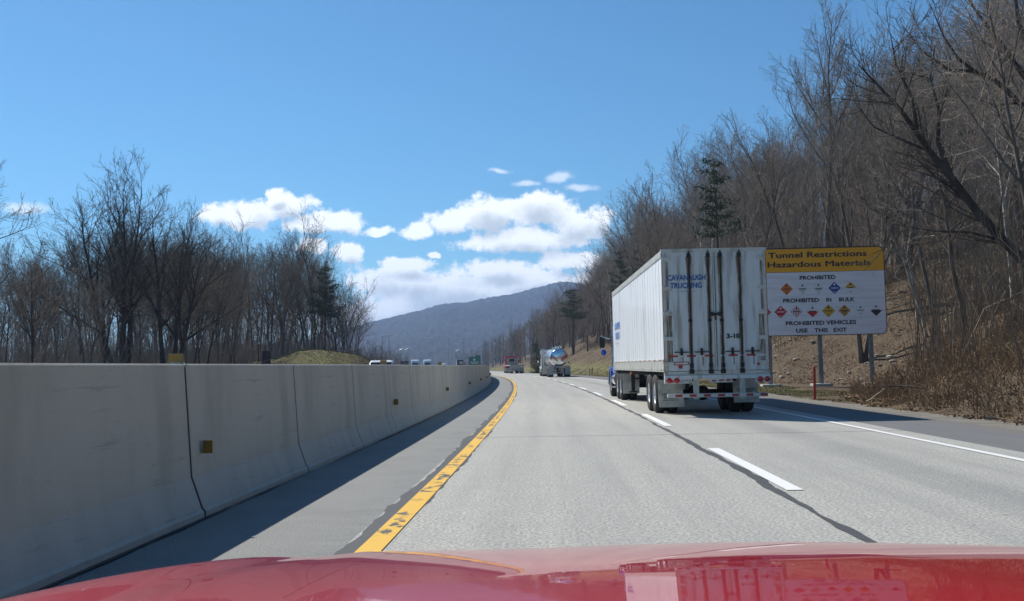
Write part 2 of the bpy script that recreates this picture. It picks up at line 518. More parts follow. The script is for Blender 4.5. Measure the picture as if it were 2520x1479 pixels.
build_land()
strip('road', -1.62, 6.42, -30, 420, 2, 0.0, 'concrete_road', ncol=4)
strip('road_shoulder', -3.9, -1.62, -30, 420, 2, -0.003, 'shoulder_concrete')
strip('road_shoulder', 6.42, 8.35, -30, 420, 1, -0.004, 'asphalt', ncol=2)
strip('gravel_verge', 8.2, 9.5, -30, 160, .35, 0, 'gravel', jit=.28, seed=3, zf=lambda x, y: gz(x, y) + .022, ncol=3)
strip('opposite_road', -14.2, -4.0, -30, 700, 4, -0.002, 'shoulder_concrete', ncol=2)
# paint and sealant
strip('road_sealant_strip', -1.63, -1.29, 0, 130, .15, .004, 'road_sealant', jl=.035, jit=.028, seed=5)
strip('yellow_edge_line', -1.485, -1.30, -10, 300, 1.5, .008, 'yellow_paint')
strip('road_sealant_strip', 2.17, 2.28, 0, 150, .22, .004, 'road_sealant', jl=.03, jit=.03, seed=9)
strip('white_edge_line', 5.84, 5.97, -10, 300, 1.5, .008, 'white_paint')
for k in range(-1, 16):
    s0 = 10.5 + 10.9 * k
    strip('lane_dash', 2.32, 2.49, s0, s0 + 5.2, .4, .008, 'white_paint')

# ------------------------------------------------------------------ mountain
def mountain_mat():
    m = bpy.data.materials.new('mountain'); m.use_nodes = True
    t = m.node_tree; b = t.nodes['Principled BSDF']; b.inputs['Roughness'].default_value = 1.0
    b.inputs['Specular IOR Level'].default_value = 0.0
    p = S(t, t.nodes.new('ShaderNodeNewGeometry').outputs['Position'])
    f = noise(t, S(t, vm(t, 'MULTIPLY', p, (1, .35, 1.6)).outputs[0]), 0.09, 5, 0.75); g = noise(t, p, 0.006, 4, 0.6)
    c = mixc(t, f.step(0.36, 0.64), (0.016, 0.016, 0.018), (0.085, 0.073, 0.068))
    c = mixc(t, g.step(0.4, 0.65) * 0.5, c, (0.05, 0.055, 0.04))
    t.links.new(c.k, b.inputs['Base Color']); MATS['mountain'] = m


mountain_mat()


def build_mountain():
    az = np.linspace(-.62, .55, 560); yy = np.concatenate([np.linspace(1300, 3250, 150), np.linspace(3300, 4600, 10)])
    E = np.interp(az, [-.6, -.45, -.27, -.192, -.147, -.115, -.078, -.046, -.005, .009, .035, .095, .2, .5], [.012, .018, .026, .043, .0545, .0635, .0675, .0725, .079, .081, .078, .072, .065, .05])
    E = E + vnoise(az * 100, az * 0 + 3, 1.1) * .0016 + vnoise(az * 100, az * 0 + 9, 3.1) * .003
    AZ, YY = np.meshgrid(az, yy); EE = np.meshgrid(E, yy)[0]
    yr = 3000 + 250 * np.sin(AZ * 9)
    t = np.clip((YY - 1350) / (yr - 1350), 0, 1); p = t ** 1.15 * .62 + .38 * (3 * t * t - 2 * t ** 3)
    back = np.clip((YY - yr) / 1500, 0, 1)
    Zm = EE * yr * p * (1 - .8 * back)
    X_ = AZ * YY
    Zm = Zm + (vnoise(X_, YY, 260) * 46 + vnoise(X_ + 500, YY, 90) * 16) * p * (1 - p * .75)
    Zm = Zm + np.random.RandomState(4).rand(*Zm.shape) * 7.5 * np.clip(t * 6, 0, 1) - 4
    V = np.stack([X_, YY, Zm], -1).reshape(-1, 3)
    i = np.arange(Zm.size).reshape(Zm.shape)
    F = np.stack([i[:-1, :-1], i[:-1, 1:], i[1:, 1:], i[1:, :-1]], -1).reshape(-1, 4)
    tag(link('mountain', np_mesh('mountain', V, F), None, ['mountain']), kind='structure')


build_mountain()

# ------------------------------------------------------------------ tubes and trees
def tubes(lines, sides):
    """lines: list of (pts (n,3), radii (n,)); all merged; returns verts, faces"""
    VV = []; FF = []; off = 0
    by = {}
    for p, r in lines: by.setdefault(len(p), []).append((p, r))
    for n, L in by.items():
        Pp = np.array([l[0] for l in L], float); Rr = np.array([l[1] for l in L], float); k = len(L)
        D = np.empty_like(Pp); D[:, 1:-1] = Pp[:, 2:] - Pp[:, :-2]; D[:, 0] = Pp[:, 1] - Pp[:, 0]; D[:, -1] = Pp[:, -1] - Pp[:, -2]
        D /= np.linalg.norm(D, axis=2, keepdims=True) + 1e-9
        ref = np.where(np.abs(D[..., 2:3]) > .9, np.array([1., 0, 0]), np.array([0, 0, 1.]))
        A = np.cross(D, ref); A /= np.linalg.norm(A, axis=2, keepdims=True) + 1e-9
        B = np.cross(D, A)
        th = np.arange(sides) * 2 * np.pi / sides
        ring = Pp[:, :, None, :] + Rr[:, :, None, None] * (A[:, :, None, :] * np.cos(th)[None, None, :, None] + B[:, :, None, :] * np.sin(th)[None, None, :, None])
        VV.append(ring.reshape(-1, 3))
        idx = np.arange(k * n * sides).reshape(k, n, sides) + off
        a = idx[:, :-1]; b = idx[:, 1:]
        FF.append(np.stack([a, np.roll(a, -1, 2), np.roll(b, -1, 2), b], -1).reshape(-1, 4))
        off += k * n * sides
    return np.concatenate(VV), np.concatenate(FF)


def unit(v): return v / (np.linalg.norm(v) + 1e-9)


def path(rs, p, d, L, n, wob, trop, bend=None):
    """wandering line from p in direction d"""
    pts = [p]; d = unit(d)
    for i in range(n):
        d = d + rs.randn(3) * wob
        d[2] += trop
        if bend is not None: d = d + bend
        d = unit(d); p = p + d * L / n; pts.append(p)
    return np.array(pts), d


def side_dir(rs, d, ang, phi):
    a = np.cross(d, [0, 0, 1.]) if abs(d[2]) < .95 else np.cross(d, [1., 0, 0])
    a = unit(a); b = np.cross(d, a)
    return unit(d * math.cos(ang) + (a * math.cos(phi) + b * math.sin(phi)) * math.sin(ang))


def make_tree(seed, H=16, r0=.17, start=.4, limbs=11, spread=.34, ang=(.45, .95), twigs=(6, 5, 4), trop=.10, lean=(0, 0), lead=1, wob=.05, twig_r=.0105, fork=0.3):
    rs = np.random.RandomState(seed); big = []; small = []
    base = [np.array([0, 0, -.6])]
    lv1 = []
    for q in range(lead):
        d = np.array([lean[0], lean[1], 1.0])
        if lead > 1: d = unit(d + np.array([math.cos(q * 6.28 / lead + 1), math.sin(q * 6.28 / lead + 1), 0]) * fork)
        hh = H * (.92 if q == 0 else rs.uniform(.7, .95)); n = 12
        pts, _ = path(rs, base[0].copy(), d, hh + .6, n, wob, .05 if lead > 1 else .03)
        rad = r0 * (1 - np.linspace(0, 1, n + 1) ** .9 * .93) * (1 if lead == 1 else .8)
        rad[0] *= 1.45; rad = np.maximum(rad, .015)
        big.append((pts, rad)); lv1.append((pts, rad, hh))
    def spawn(pts, rad, L, cnt, t0, a0, a1, ratio, level):
        for i in range(cnt):
            t = t0 + (1 - t0) * ((i + rs.rand()) / cnt); t = min(t, .985)
            k = t * (len(pts) - 1); j = int(k); f = k - j
            p = pts[j] * (1 - f) + pts[j + 1] * f; r = rad[j] * (1 - f) + rad[j + 1] * f
            d = unit(pts[j + 1] - pts[j])
            dd = side_dir(rs, d, rs.uniform(a0, a1), rs.uniform(0, 6.283) if level > 1 else i * 2.4 + rs.uniform(-.5, .5))
            if level == 1:
                ln = H * spread * (1.15 - .75 * ((t - t0) / (1 - t0 + 1e-6))) * rs.uniform(.75, 1.2)
            else:
                ln = L * ratio * (1.1 - .5 * t) * rs.uniform(.6, 1.25)
            n = (0, 7, 5, 4, 3)[level]
            q, _ = path(rs, p, dd, ln, n, (.0, .09, .10, .10, .10)[level], (0, trop, trop * .8, trop * .6, .03)[level])
            rr = r * (.62, .62, .55, .6, .6)[level]; rr = max(rr, twig_r * (2.2, 2.2, 1.6, 1.15, .9)[level])
            ra = rr * (1 - np.linspace(0, 1, n + 1) * .8); ra = np.maximum(ra, twig_r * .55)
            (big if level == 1 else small).append((q, ra))
            if level < 4 and twigs[level - 1] > 0:
                spawn(q, ra, ln, max(1, int(twigs[level - 1] * min(1.3, .35 + ln / (H * spread * (1, .8, .4, .2)[level - 1])))) , .18, .4, .95, .55, level + 1)
    for pts, rad, hh in lv1:
        spawn(pts, rad, hh, max(4, limbs // (1 if lead == 1 else 2)), start, ang[0], ang[1], .4, 1)
    return big, small


def tree_meshes(nm, seed, **kw):
    big, small = make_tree(seed, **kw)
    v, f = tubes(big, 6); tm = np_mesh(nm + '_trunk', v, f, smooth=True)
    v, f = tubes(small, 3); cm = np_mesh(nm + '_crown', v, f, smooth=True)
    return tm, cm


mat('bark', (0.10, 0.082, 0.066), .95, var=(3.0, (0.19, 0.16, 0.135), .35, .7, (1, 1, .25)), bump=(14, .6, .02), spec=.2)
mat('bark_dark', (0.055, 0.046, 0.04), .95, var=(3.0, (0.11, 0.092, 0.08), .35, .7, (1, 1, .25)), bump=(14, .6, .02), spec=.2)
mat('bark_pale', (0.20, 0.18, 0.155), .9, var=(4.0, (0.44, 0.41, 0.36), .35, .6, (1, 1, .5)), spec=.2)
mat('twig', (0.205, 0.172, 0.143), .95, var=(.5, (0.34, 0.285, 0.235), .35, .65), spec=.15)
mat('twig_grey', (0.18, 0.155, 0.125), .95, var=(.5, (0.28, 0.245, 0.20), .35, .65), spec=.15)
mat('twig_pale', (0.22, 0.20, 0.17), .95, spec=.15)
mat('twig_dark', (0.09, 0.074, 0.058), .95, var=(.5, (0.15, 0.125, 0.098), .35, .65), spec=.15)
mat('needles', (0.035, 0.058, 0.024), .8, var=(1.5, (0.09, 0.12, 0.05), .35, .7), spec=.2)

KINDS = {
    'forest': dict(H=16, r0=.18, start=.42, limbs=17, spread=.33, twigs=(8, 6, 4), trop=.07),
    'forest_b': dict(H=16, r0=.16, start=.48, limbs=14, spread=.27, twigs=(7, 6, 4), trop=.14, lean=(.06, .03)),
    'forest_c': dict(H=16, r0=.20, start=.36, limbs=17, spread=.34, twigs=(8, 6, 4), trop=.06, ang=(.5, 1.1), lean=(-.07, .02)),
    'forest_d': dict(H=16, r0=.17, start=.36, limbs=18, spread=.27, twigs=(7, 6, 4), lead=2, fork=.13),
    'open': dict(H=14, r0=.30, start=.30, limbs=26, spread=.38, twigs=(8, 7, 5), lead=3, fork=.24, trop=.08),
    'fan': dict(H=16, r0=.22, start=.34, limbs=24, spread=.36, twigs=(8, 7, 5), lead=2, fork=.14, trop=.17, ang=(.35, .75)),
    'slim': dict(H=12, r0=.075, start=.25, limbs=14, spread=.22, twigs=(6, 5, 3), trop=.1, wob=.07, twig_r=.011),
    'tall': dict(H=22, r0=.27, start=.5, limbs=14, spread=.24, twigs=(8, 7, 6), trop=.12, ang=(.4, .9)),
}
PROTO = {}
for i, (k, kw) in enumerate(KINDS.items()):
    PROTO[k] = (tree_meshes(k, 11 + i * 7, **kw), kw['H'])
_mv = {}


def mesh_with(me, m_):
    key = (me.name, m_)
    if key not in _mv:
        c = me.copy(); c.materials.clear(); c.materials.append(MATS[m_]); _mv[key] = c
    return _mv[key]


def tree(kind, x, y, h, rz, label, group=None, tm='bark', cm='twig', name='bare_tree', cat='tree', wide=1.0, tilt=(0, 0), zoff=0.0):
    (a, b), H = PROTO[kind]
    t = thing(name, label, cat, (x, y, float(gz(x, y)) + zoff), rz, group)
    s = h / H; t.scale = (s * wide, s * wide, s)
    t.rotation_euler = (tilt[0], tilt[1], rz)
    for nm, me, mm in (('trunk', a, tm), ('crown', b, cm)):
        o = bpy.data.objects.new(nm, mesh_with(me, mm)); COL.objects.link(o); o.parent = t
    return t


def pine_meshes(seed, H, r0, start, whorls, spread, dens, droop=0.0, nl=.30, flat=.45):
    rs = np.random.RandomState(seed)
    pts, _ = path(rs, np.array([0, 0, -.5]), np.array([0, 0, 1.]), H + .5, 10, .025, .05)
    rad = np.maximum(r0 * (1 - np.linspace(0, 1, 11) * .92), .02)
    big = [(pts, rad)]; tri = []
    for w in range(whorls):
        t = start + (1 - start) * w / whorls; k = t * 10; j = min(int(k), 9); f = k - j
        p = pts[j] * (1 - f) + pts[j + 1] * f
        for b in range(rs.randint(3, 6)):
            ph = rs.uniform(0, 6.28); ln = H * spread * (1.1 - t * .9) * rs.uniform(.55, 1.15)
            d = np.array([math.cos(ph), math.sin(ph), .18 - droop + rs.randn() * .1])
            q, _ = path(rs, p.copy(), d, ln, 4, .08, .05)
            big.append((q, max(rad[j] * .3, .02) * np.linspace(1, .3, 5)))
            for s in range(int(dens * ln)):
                tt = rs.uniform(.25, 1.0) * 4; jj = min(int(tt), 3); ff = tt - jj
                c = q[jj] * (1 - ff) + q[jj + 1] * ff + rs.randn(3) * np.array([.32, .32, .32 * flat]) * (.5 + ln * .22)
                dd = unit(rs.randn(3) + np.array([0, 0, .4])) * nl * rs.uniform(.6, 1.4)
                e = unit(np.cross(dd, rs.randn(3))) * nl * .16
                tri.append((c - e, c + e, c + dd))
    v, f = tubes(big, 5); tm = np_mesh('pine_trunk', v, f, smooth=True)
    T = np.array(tri).reshape(-1, 3)
    cm = np_mesh('pine_crown', T, np.arange(len(T)).reshape(-1, 3))
    return tm, cm


PROTO['pine'] = (pine_meshes(3, 15, .17, .55, 11, .30, 44, nl=.34, flat=.35), 15)
PROTO['pine_b'] = (pine_meshes(8, 15, .16, .58, 9, .24, 30, nl=.36, flat=.3), 15)
PROTO['spruce'] = (pine_meshes(5, 12, .13, .25, 22, .17, 46, droop=.28, flat=.3, nl=.25), 12)
PROTO['cedar'] = (pine_meshes(9, 6, .10, .05, 16, .34, 90, flat=1.0, nl=.2), 6)

SKYL_R = ([-.075, -.038, -.01, .021, .048, .056, .077, .098, .114, .147, .2, .233, .25, .265, .285, .302, .343, .367, .394, .424, .5, .7], [.029, .045, .058, .080, .103, .118, .140, .168, .186, .214, .228, .240, .255, .268, .272, .280, .295, .300, .297, .34, .42, .5])
SKYL_L = ([-.8, -.60, -.563, -.521, -.479, -.437, -.386, -.345, -.311, -.27, -.245, -.217, -.2, -.188, -.176], [.16, .155, .140, .142, .152, .158, .155, .140, .132, .140, .134, .108, .080, .056, .030])
rng = random.Random(42)


def top_at(x, y, tab, jl, jh):
    el = float(np.interp(x / y, *tab)); return 1.32 + el * y * rng.uniform(jl, jh)


# ---- notable trees of the right-hand hillside
tree('tall', 19.4, 72.5, 23.6, .6, 'very tall slender bare tree rising above the others over the hazard sign', tm='bark', cm='twig_grey')
tree('open', 27.5, 80, 18.5, 2.2, 'wide bare tree with fanning crown to the right of the tallest tree', tm='bark', cm='twig_grey')
tree('slim', 22.5, 62, 13.5, 1.0, 'thin crooked tree with chalk-white bark just right of the hazard sign', tm='bark_pale', cm='twig_pale', wide=1.3)
tree('slim', 25.8, 60, 8.5, 2.0, 'short pale forked sapling in the brush right of the hazard sign', tm='bark_pale', cm='twig_pale')
tree('pine_b', 14.6, 90, 16.6, .4, 'tall pine with a dark green top among bare trees above the truck trailer', tm='bark_dark', cm='needles', name='pine_tree')
tree('spruce', 11.9, 139, 17.0, 1.4, 'pointed dark conifer on the ridge left of the truck trailer top', tm='bark_dark', cm='needles', name='conifer_tree')
tree('pine_b', 9.6, 146, 14.5, 3.0, 'scraggly pine with thin layered branches beside the pointed conifer', tm='bark_dark', cm='needles', name='pine_tree')
tree('pine', 3.4, 190, 12.6, 2.1, 'dark bushy pine standing in front of the blue mountain', tm='bark_dark', cm='needles', name='pine_tree', wide=1.5)
tree('cedar', -3.2, 175, 5.4, 0.3, 'low dark green cedar bush on the bank behind the red flatbed truck', tm='bark_dark', cm='needles', name='cedar_bush', cat='bush')
tree('forest_c', -.6, 208, 12.5, 3.0, 'dark forked bare tree on the bank behind the tanker, against the mountain', tm='bark_dark', cm='twig_dark')


def lean_tree():
    """big dark tree that leans in from the right edge"""
    rs = np.random.RandomState(21)
    X0, Y0 = 18.4, 37.0; G = float(gz(X0, Y0))
    t = thing('leaning_tree', 'large dark leaning tree whose trunk crosses the right edge of the wood', 'tree', (X0, Y0, G))
    A = lambda *a: np.array([(q[0] - X0, q[1], q[2] - G) for q in a], float)
    big = [(A((18.9, 0, G - .6), (18.3, 0, G + .2), (17.2, 0, 4.5), (16.3, .1, 5.5), (15.4, .2, 6.7), (14.6, .2, 7.9), (13.9, .3, 8.9), (12.9, .3, 10.5), (12.2, .4, 11.4), (11.5, .5, 12.3)), np.array([.30, .25, .20, .175, .155, .135, .115, .08, .05, .02]))]; small = []
    big.append((A((14.6, .2, 7.9), (14.2, .3, 9.2), (14.3, .3, 10.4), (14.0, .2, 11.6), (14.2, .1, 12.8)), np.array([.12, .10, .075, .05, .02])))
    big.append((A((15.4, .2, 6.7), (14.7, .4, 7.5), (14.0, .3, 8.0), (13.2, .4, 8.9)), np.array([.07, .05, .035, .012])))
    big.append((A((16.3, .1, 5.5), (15.0, -.3, 5.8), (13.7, -.2, 5.9), (12.3, -.1, 6.2)), np.array([.06, .045, .03, .01])))
    big.append((A((13.9, .3, 8.9), (12.9, .4, 9.4), (12.0, .5, 9.9), (11.3, .4, 10.8)), np.array([.06, .045, .03, .01])))
    big.append((A((13.5, .3, 9.5), (13.4, .4, 10.9), (12.9, .5, 12.2), (12.7, .4, 13.4)), np.array([.08, .06, .04, .012])))
    def sub(q, r, lvl):
        L = np.linalg.norm(q[-1] - q[0]); cnt = max(2, int(L * (2.2, 3.2, 3.4)[lvl]))
        for i in range(cnt):
            tt = rs.uniform(.3 if lvl == 0 else .15, .98) * (len(q) - 1); j = int(tt); f = tt - j
            p = q[j] * (1 - f) + q[j + 1] * f; rr = r[j] * (1 - f) + r[j + 1] * f
            d = side_dir(rs, unit(q[j + 1] - q[j]), rs.uniform(.4, 1.0), rs.uniform(0, 6.28))
            ln = (2.0, 1.1, .6)[lvl] * rs.uniform(.5, 1.2)
            a, _ = path(rs, p, d, ln, 4, .14, .06)
            ra = max(min(rr * .55, .05), (.02, .012, .007)[lvl]) * np.linspace(1, .3, 5)
            small.append((a, ra))
            if lvl < 2: sub(a, ra, lvl + 1)
    for q, r in list(big): sub(q, r, 0)
    v, f = tubes(big, 8); link('trunk', np_mesh('trunk', v, f, True), t, ['bark_dark'])
    v, f = tubes(small, 3); link('crown', np_mesh('crown', v, f, True), t, ['twig_dark'])


lean_tree()


def big_right_tree():
    """heavy limbs entering the picture at its top right corner"""
    rs = np.random.RandomState(31)
    x0, y0 = 16.1, 31.0; G = float(gz(x0, y0))
    t = thing('bare_tree', 'heavy-limbed dark tree filling the top right corner of the wood', 'tree', (x0, y0, G))
    P_ = lambda *a: np.array([(q[0] - x0, q[1], q[2] - G) for q in a], float)
    big = [(P_((16.2, 0, G - .6), (16.1, 0, 5), (15.8, .1, 7), (15.2, .1, 8.4), (15.0, .2, 10), (15.3, .2, 12.4), (15.6, .2, 15)), np.array([.28, .23, .2, .17, .12, .08, .03])),
           (P_((15.2, .1, 8.2), (14.4, .2, 9.1), (13.7, .3, 9.9), (13.2, .4, 10.15), (12.7, .4, 10.6), (12.3, .4, 11.3), (11.9, .4, 12.4)), np.array([.11, .09, .075, .065, .045, .03, .012])),
           (P_((15.0, .1, 9.2), (14.4, .1, 10.1), (13.8, .2, 11.2), (13.3, .2, 11.9), (12.8, .3, 12.9)), np.array([.10, .08, .065, .045, .015])),
           (P_((15.0, .2, 10.4), (14.5, .2, 11.6), (14.4, .2, 13.2)), np.array([.1, .07, .03])),
           (P_((13.2, .3, 10.15), (12.4, .3, 10.2), (11.6, .3, 10.8), (11.0, .2, 11.6)), np.array([.06, .045, .03, .01])),
           (P_((14.4, .2, 9.1), (13.7, .1, 9.0), (12.9, .1, 9.3)), np.array([.05, .035, .012])),
           (P_((15.8, .1, 7.0), (16.8, .2, 9), (17.4, .2, 11.8)), np.array([.14, .1, .03]))]
    small = []
    def sub(q, r, lvl):
        L = np.linalg.norm(q[-1] - q[0]); cnt = max(2, int(L * (2.2, 3.4, 4.5)[lvl]))
        for i in range(cnt):
            tt = rs.uniform(.25, .98) * (len(q) - 1); j = int(tt); f = tt - j
            p = q[j] * (1 - f) + q[j + 1] * f; rr = r[j] * (1 - f) + r[j + 1] * f
            d = side_dir(rs, unit(q[j + 1] - q[j]), rs.uniform(.4, 1.0), rs.uniform(0, 6.28))
            ln = (2.0, 1.0, .5)[lvl] * rs.uniform(.5, 1.2)
            a, _ = path(rs, p, d, ln, 4, .14, .08)
            ra = max(min(rr * .5, .04), (.014, .008, .005)[lvl]) * np.linspace(1, .3, 5)
            small.append((a, ra))
            if lvl < 2: sub(a, ra, lvl + 1)
    for q, r in list(big): sub(q, r, 0)
    v, f = tubes(big, 8); link('trunk', np_mesh('trunk', v, f, True), t, ['bark_dark'])
    v, f = tubes(small, 3); link('crown', np_mesh('crown', v, f, True), t, ['twig'])


big_right_tree()

# ---- the hillside wood
placed = [(14.6, 90), (11.9, 139), (9.6, 146), (3.4, 190), (19.4, 72.5)]


def far_enough(x, y, d):
    for a, b in placed:
        if (a - x) ** 2 + (b - y) ** 2 < d * d: return False
    placed.append((x, y)); return True


TONE = {'bark': 'grey-brown', 'bark_dark': 'dark', 'bark_pale': 'pale-barked'}
LOOK = {'forest': 'tall bare tree', 'forest_b': 'long-trunked bare tree', 'forest_c': 'low-branched bare tree', 'forest_d': 'two-stemmed bare tree', 'fan': 'fan-crowned bare tree', 'slim': 'slim sapling'}
WK = ['forest', 'forest_b', 'forest_c', 'forest_d', 'forest', 'forest_b', 'fan', 'slim']
n = 0; tries = 0
while n < 176 and tries < 12000:
    tries += 1
    y = 24 + 300 * rng.random() ** 1.7
    r = rng.uniform(11, 62) if y < 130 else rng.uniform(12, 48)
    x = float(xc(y)) + r; az = x / y
    toe = float(np.interp(y, [-50, 30, 48, 70, 100, 400], [10.6, 10.8, 17.5, 19.0, 12.5, 12.5]))
    if az > .56 or r < toe + 1.2 or (.16 < az < .345 and y < 62): continue
    if any(abs(az - a) < .012 and y < b for a, b in ((.0855, 139), (.018, 190))): continue
    if not far_enough(x, y, 2.3 + y / 90): continue
    g = float(gz(x, y)); h = top_at(x, y, SKYL_R, .90, 1.10) - g
    if h < 5: continue
    k = rng.choice(WK); h = min(h, rng.uniform(18, 26))
    if k == 'slim': h = min(h, rng.uniform(7, 12))
    near = y < 75
    sc_ = rng.random()
    tm, cm = ('bark', 'twig') if sc_ < .55 else (('bark_dark', 'twig') if sc_ < .68 else ('bark_pale', 'twig_grey'))
    zone = 'left of the truck trailer' if az < .05 else 'above the truck trailer' if az < .2 else 'behind the hazard sign' if az < .345 else 'right of the hazard sign'
    depth = 'front' if r < toe + 9 else 'middle' if r < toe + 22 else 'rear'
    tree(k, x, y, h, rng.uniform(0, 6.28), f'{TONE[tm]} {LOOK[k]} in the {depth} of the hillside wood, {zone}',
         'trees of the hillside wood' if k != 'slim' else 'saplings of the hillside wood', tm, cm, wide=rng.uniform(.85, 1.15), tilt=(rng.gauss(0, .035), rng.gauss(-.03, .05)))
    n += 1

# ---- the wood beyond the barrier
tree('open', -30.2, 69, 15.4, .3, 'largest dark spreading bare tree in the wood beyond the barrier', tm='bark_dark', cm='twig_dark')
tree('open', -25.4, 66, 12.6, 2.9, 'spreading bare tree just right of the largest dark one beyond the barrier', tm='bark_dark', cm='twig_dark')
tree('fan', -29.7, 110, 18.0, .9, 'round-topped bare tree with a fan-shaped crown against the white cloud', tm='bark', cm='twig_grey', wide=1.15)
tree('pine', -26.3, 114.5, 13.0, 2.2, 'dark green flat-topped pine at the right end of the left-hand wood', tm='bark_dark', cm='needles', name='pine_tree', wide=1.1)
tree('fan', -26.6, 124, 10.5, 2.2, 'low arching bare tree at the right tip of the left-hand wood', tm='bark_dark', cm='twig', wide=1.25)
tree('fan', -28.3, 117, 16.0, 3.1, 'slightly lower fan-crowned bare tree at the right shoulder of the round-topped one', tm='bark', cm='twig_grey', wide=1.1)
tree('fan', -33.8, 107, 16.4, 5.0, 'fan-crowned bare tree close to the left side of the round-topped one', tm='bark', cm='twig_grey', wide=1.1)
tree('forest_c', -24.9, 112, 10.0, 4.2, 'bare tree with a thick dark forked trunk standing beside the stump', tm='bark_dark', cm='twig_dark')
tree('open', -28.3, 43.0, 13.0, 4.0, 'near bare tree whose branches reach in at the left edge of the picture', tm='bark_dark', cm='twig_dark')
placed = [(-30.2, 69), (-25.4, 66), (-29.7, 110), (-26.3, 114.5), (-26.6, 124), (-24.9, 112), (-28.3, 43)]
n = 0; tries = 0
while n < 108 and tries < 9000:
    tries += 1
    y = rng.uniform(48, 150)
    xf = float(np.interp(y, [45, 70, 100, 120, 150], [-25.5, -25.5, -26.5, -24.8, -29]))
    x = xf - 34 * rng.random() ** 1.4; az = x / y
    if az < -.62 or az > -.19: continue
    if not far_enough(x, y, 2.2): continue
    h = (top_at(x, y, SKYL_L, .78, 1.02) - float(gz(x, y)))
    if h < 5: continue
    h = min(h, 20); k = rng.choice(WK)
    if k == 'slim': h *= .7
    sc_ = rng.random()
    tm, cm = ('bark', 'twig_grey') if sc_ < .45 else (('bark_dark', 'twig_dark') if sc_ < .8 else ('bark_dark', 'twig'))
    zone = 'at the left edge' if az < -.5 else 'around the largest spreading tree' if az < -.4 else 'left of the round-topped tree' if az < -.31 else 'at its right end'
    depth = 'front' if x > xf - 7 else 'middle' if x > xf - 16 else 'rear'
    tree(k, x, y, h, rng.uniform(0, 6.28), f'{TONE[tm]} {LOOK[k]} in the {depth} of the left-hand wood, {zone}',
         'trees of the wood beyond the barrier' if k != 'slim' else 'saplings of the wood beyond the barrier', tm, cm, wide=rng.uniform(.85, 1.1), tilt=(rng.gauss(0, .04), rng.gauss(0, .04)))
    n += 1


# ---- woods too far off to count, and brush
def scatter_wood(name, label, pts, m_, seed, tw=46, wscale=.05):
    rs = np.random.RandomState(seed); L = []
    for x, y, h in pts:
        b = np.array([x, y, float(gz(x, y)) - .3]); w = wscale * (y / 400) ** .7
        L.append((np.array([b, b + [rs.randn() * .3, 0, h * .55], b + [rs.randn() * .6, 0, h * .95]]), np.array([.16, .1, .03]) * (y / 400) ** .5))
        for i in range(tw):
            t = rs.uniform(.12, .95); ph = rs.uniform(0, 6.28); ln = h * rs.uniform(.12, .34) * (1.15 - t * .7)
            p = b + np.array([0, 0, h * t * .9]); o_ = np.array([math.cos(ph), math.sin(ph), rs.uniform(.5, 1.8)]); o_ = unit(o_) * ln
            p2 = p + o_ * .5 + rs.randn(3) * .25
            L.append((np.array([p, p2, p + o_ + rs.randn(3) * .3]), np.array([w, w * .7, w * .3])))
    v, f = tubes(L, 3)
    tag(link(name, np_mesh(name, v, f), None, [m_]), label, 'wood', kind='stuff')


pts = []
while len(pts) < 620:
    y = 240 * (5.2 ** rng.random()); r = rng.uniform(13, 95) if y < 600 else rng.uniform(10, 260)
    x = float(xc(y)) + r
    if x / y > .22: continue
    h = top_at(x, y, SKYL_R, .8, 1.0) - float(gz(x, y)); h = min(h, rng.uniform(11, 17))
    if h > 4: pts.append((x, y, h))
scatter_wood('far_wood', 'brown bare wood running down the far hillside to the valley', pts, 'twig', 5)
pts = []
while len(pts) < 900:
    y = rng.uniform(45, 330); r = rng.uniform(22, 90); x = float(xc(y)) + r; az = x / y
    if az > .72: continue
    g = float(gz(x, y)); h = min(top_at(x, y, SKYL_R, .80, 1.04) - g, rng.uniform(12, 22))
    if h > 4: pts.append((x, y, h))
scatter_wood('hillside_wood_back', 'dense back rows of bare wood covering the hillside', pts, 'twig', 15, tw=95, wscale=.042)
pts = []
while len(pts) < 520:
    y = rng.uniform(330, 1300); az = rng.uniform(-.62, -.08); x = az * y
    if x > float(xc(y)) - (22 if y < 900 else 10): continue
    lim = np.interp(az, [-.6, -.2, -.17, -.15, -.12, -.08], [.04, .04, .026, .016, .010, .012])
    h = min(1.32 + lim * y * rng.uniform(.75, 1.05), rng.uniform(12, 19)) - float(gz(x, y))
    if h > 3: pts.append((x, y, h))
scatter_wood('valley_wood', 'dim grey wood on the valley floor beyond the left-hand trees', pts, 'twig_grey', 6)
pts = []
while len(pts) < 260:
    y = rng.uniform(150, 260); az = rng.uniform(-.7, -.15); x = az * y
    if x > -36 - (y - 150) * .15: continue
    lim = np.interp(az, [-.7, -.27, -.22, -.19, -.165, -.15], [.12, .11, .085, .05, .022, .016])
    pts.append((x, y, min(16, 1.32 + lim * y * rng.uniform(.8, 1.0) - float(gz(x, y)))))
scatter_wood('back_wood', 'hazy back rows of the wood beyond the barrier', pts, 'twig_grey', 7, tw=70, wscale=.045)


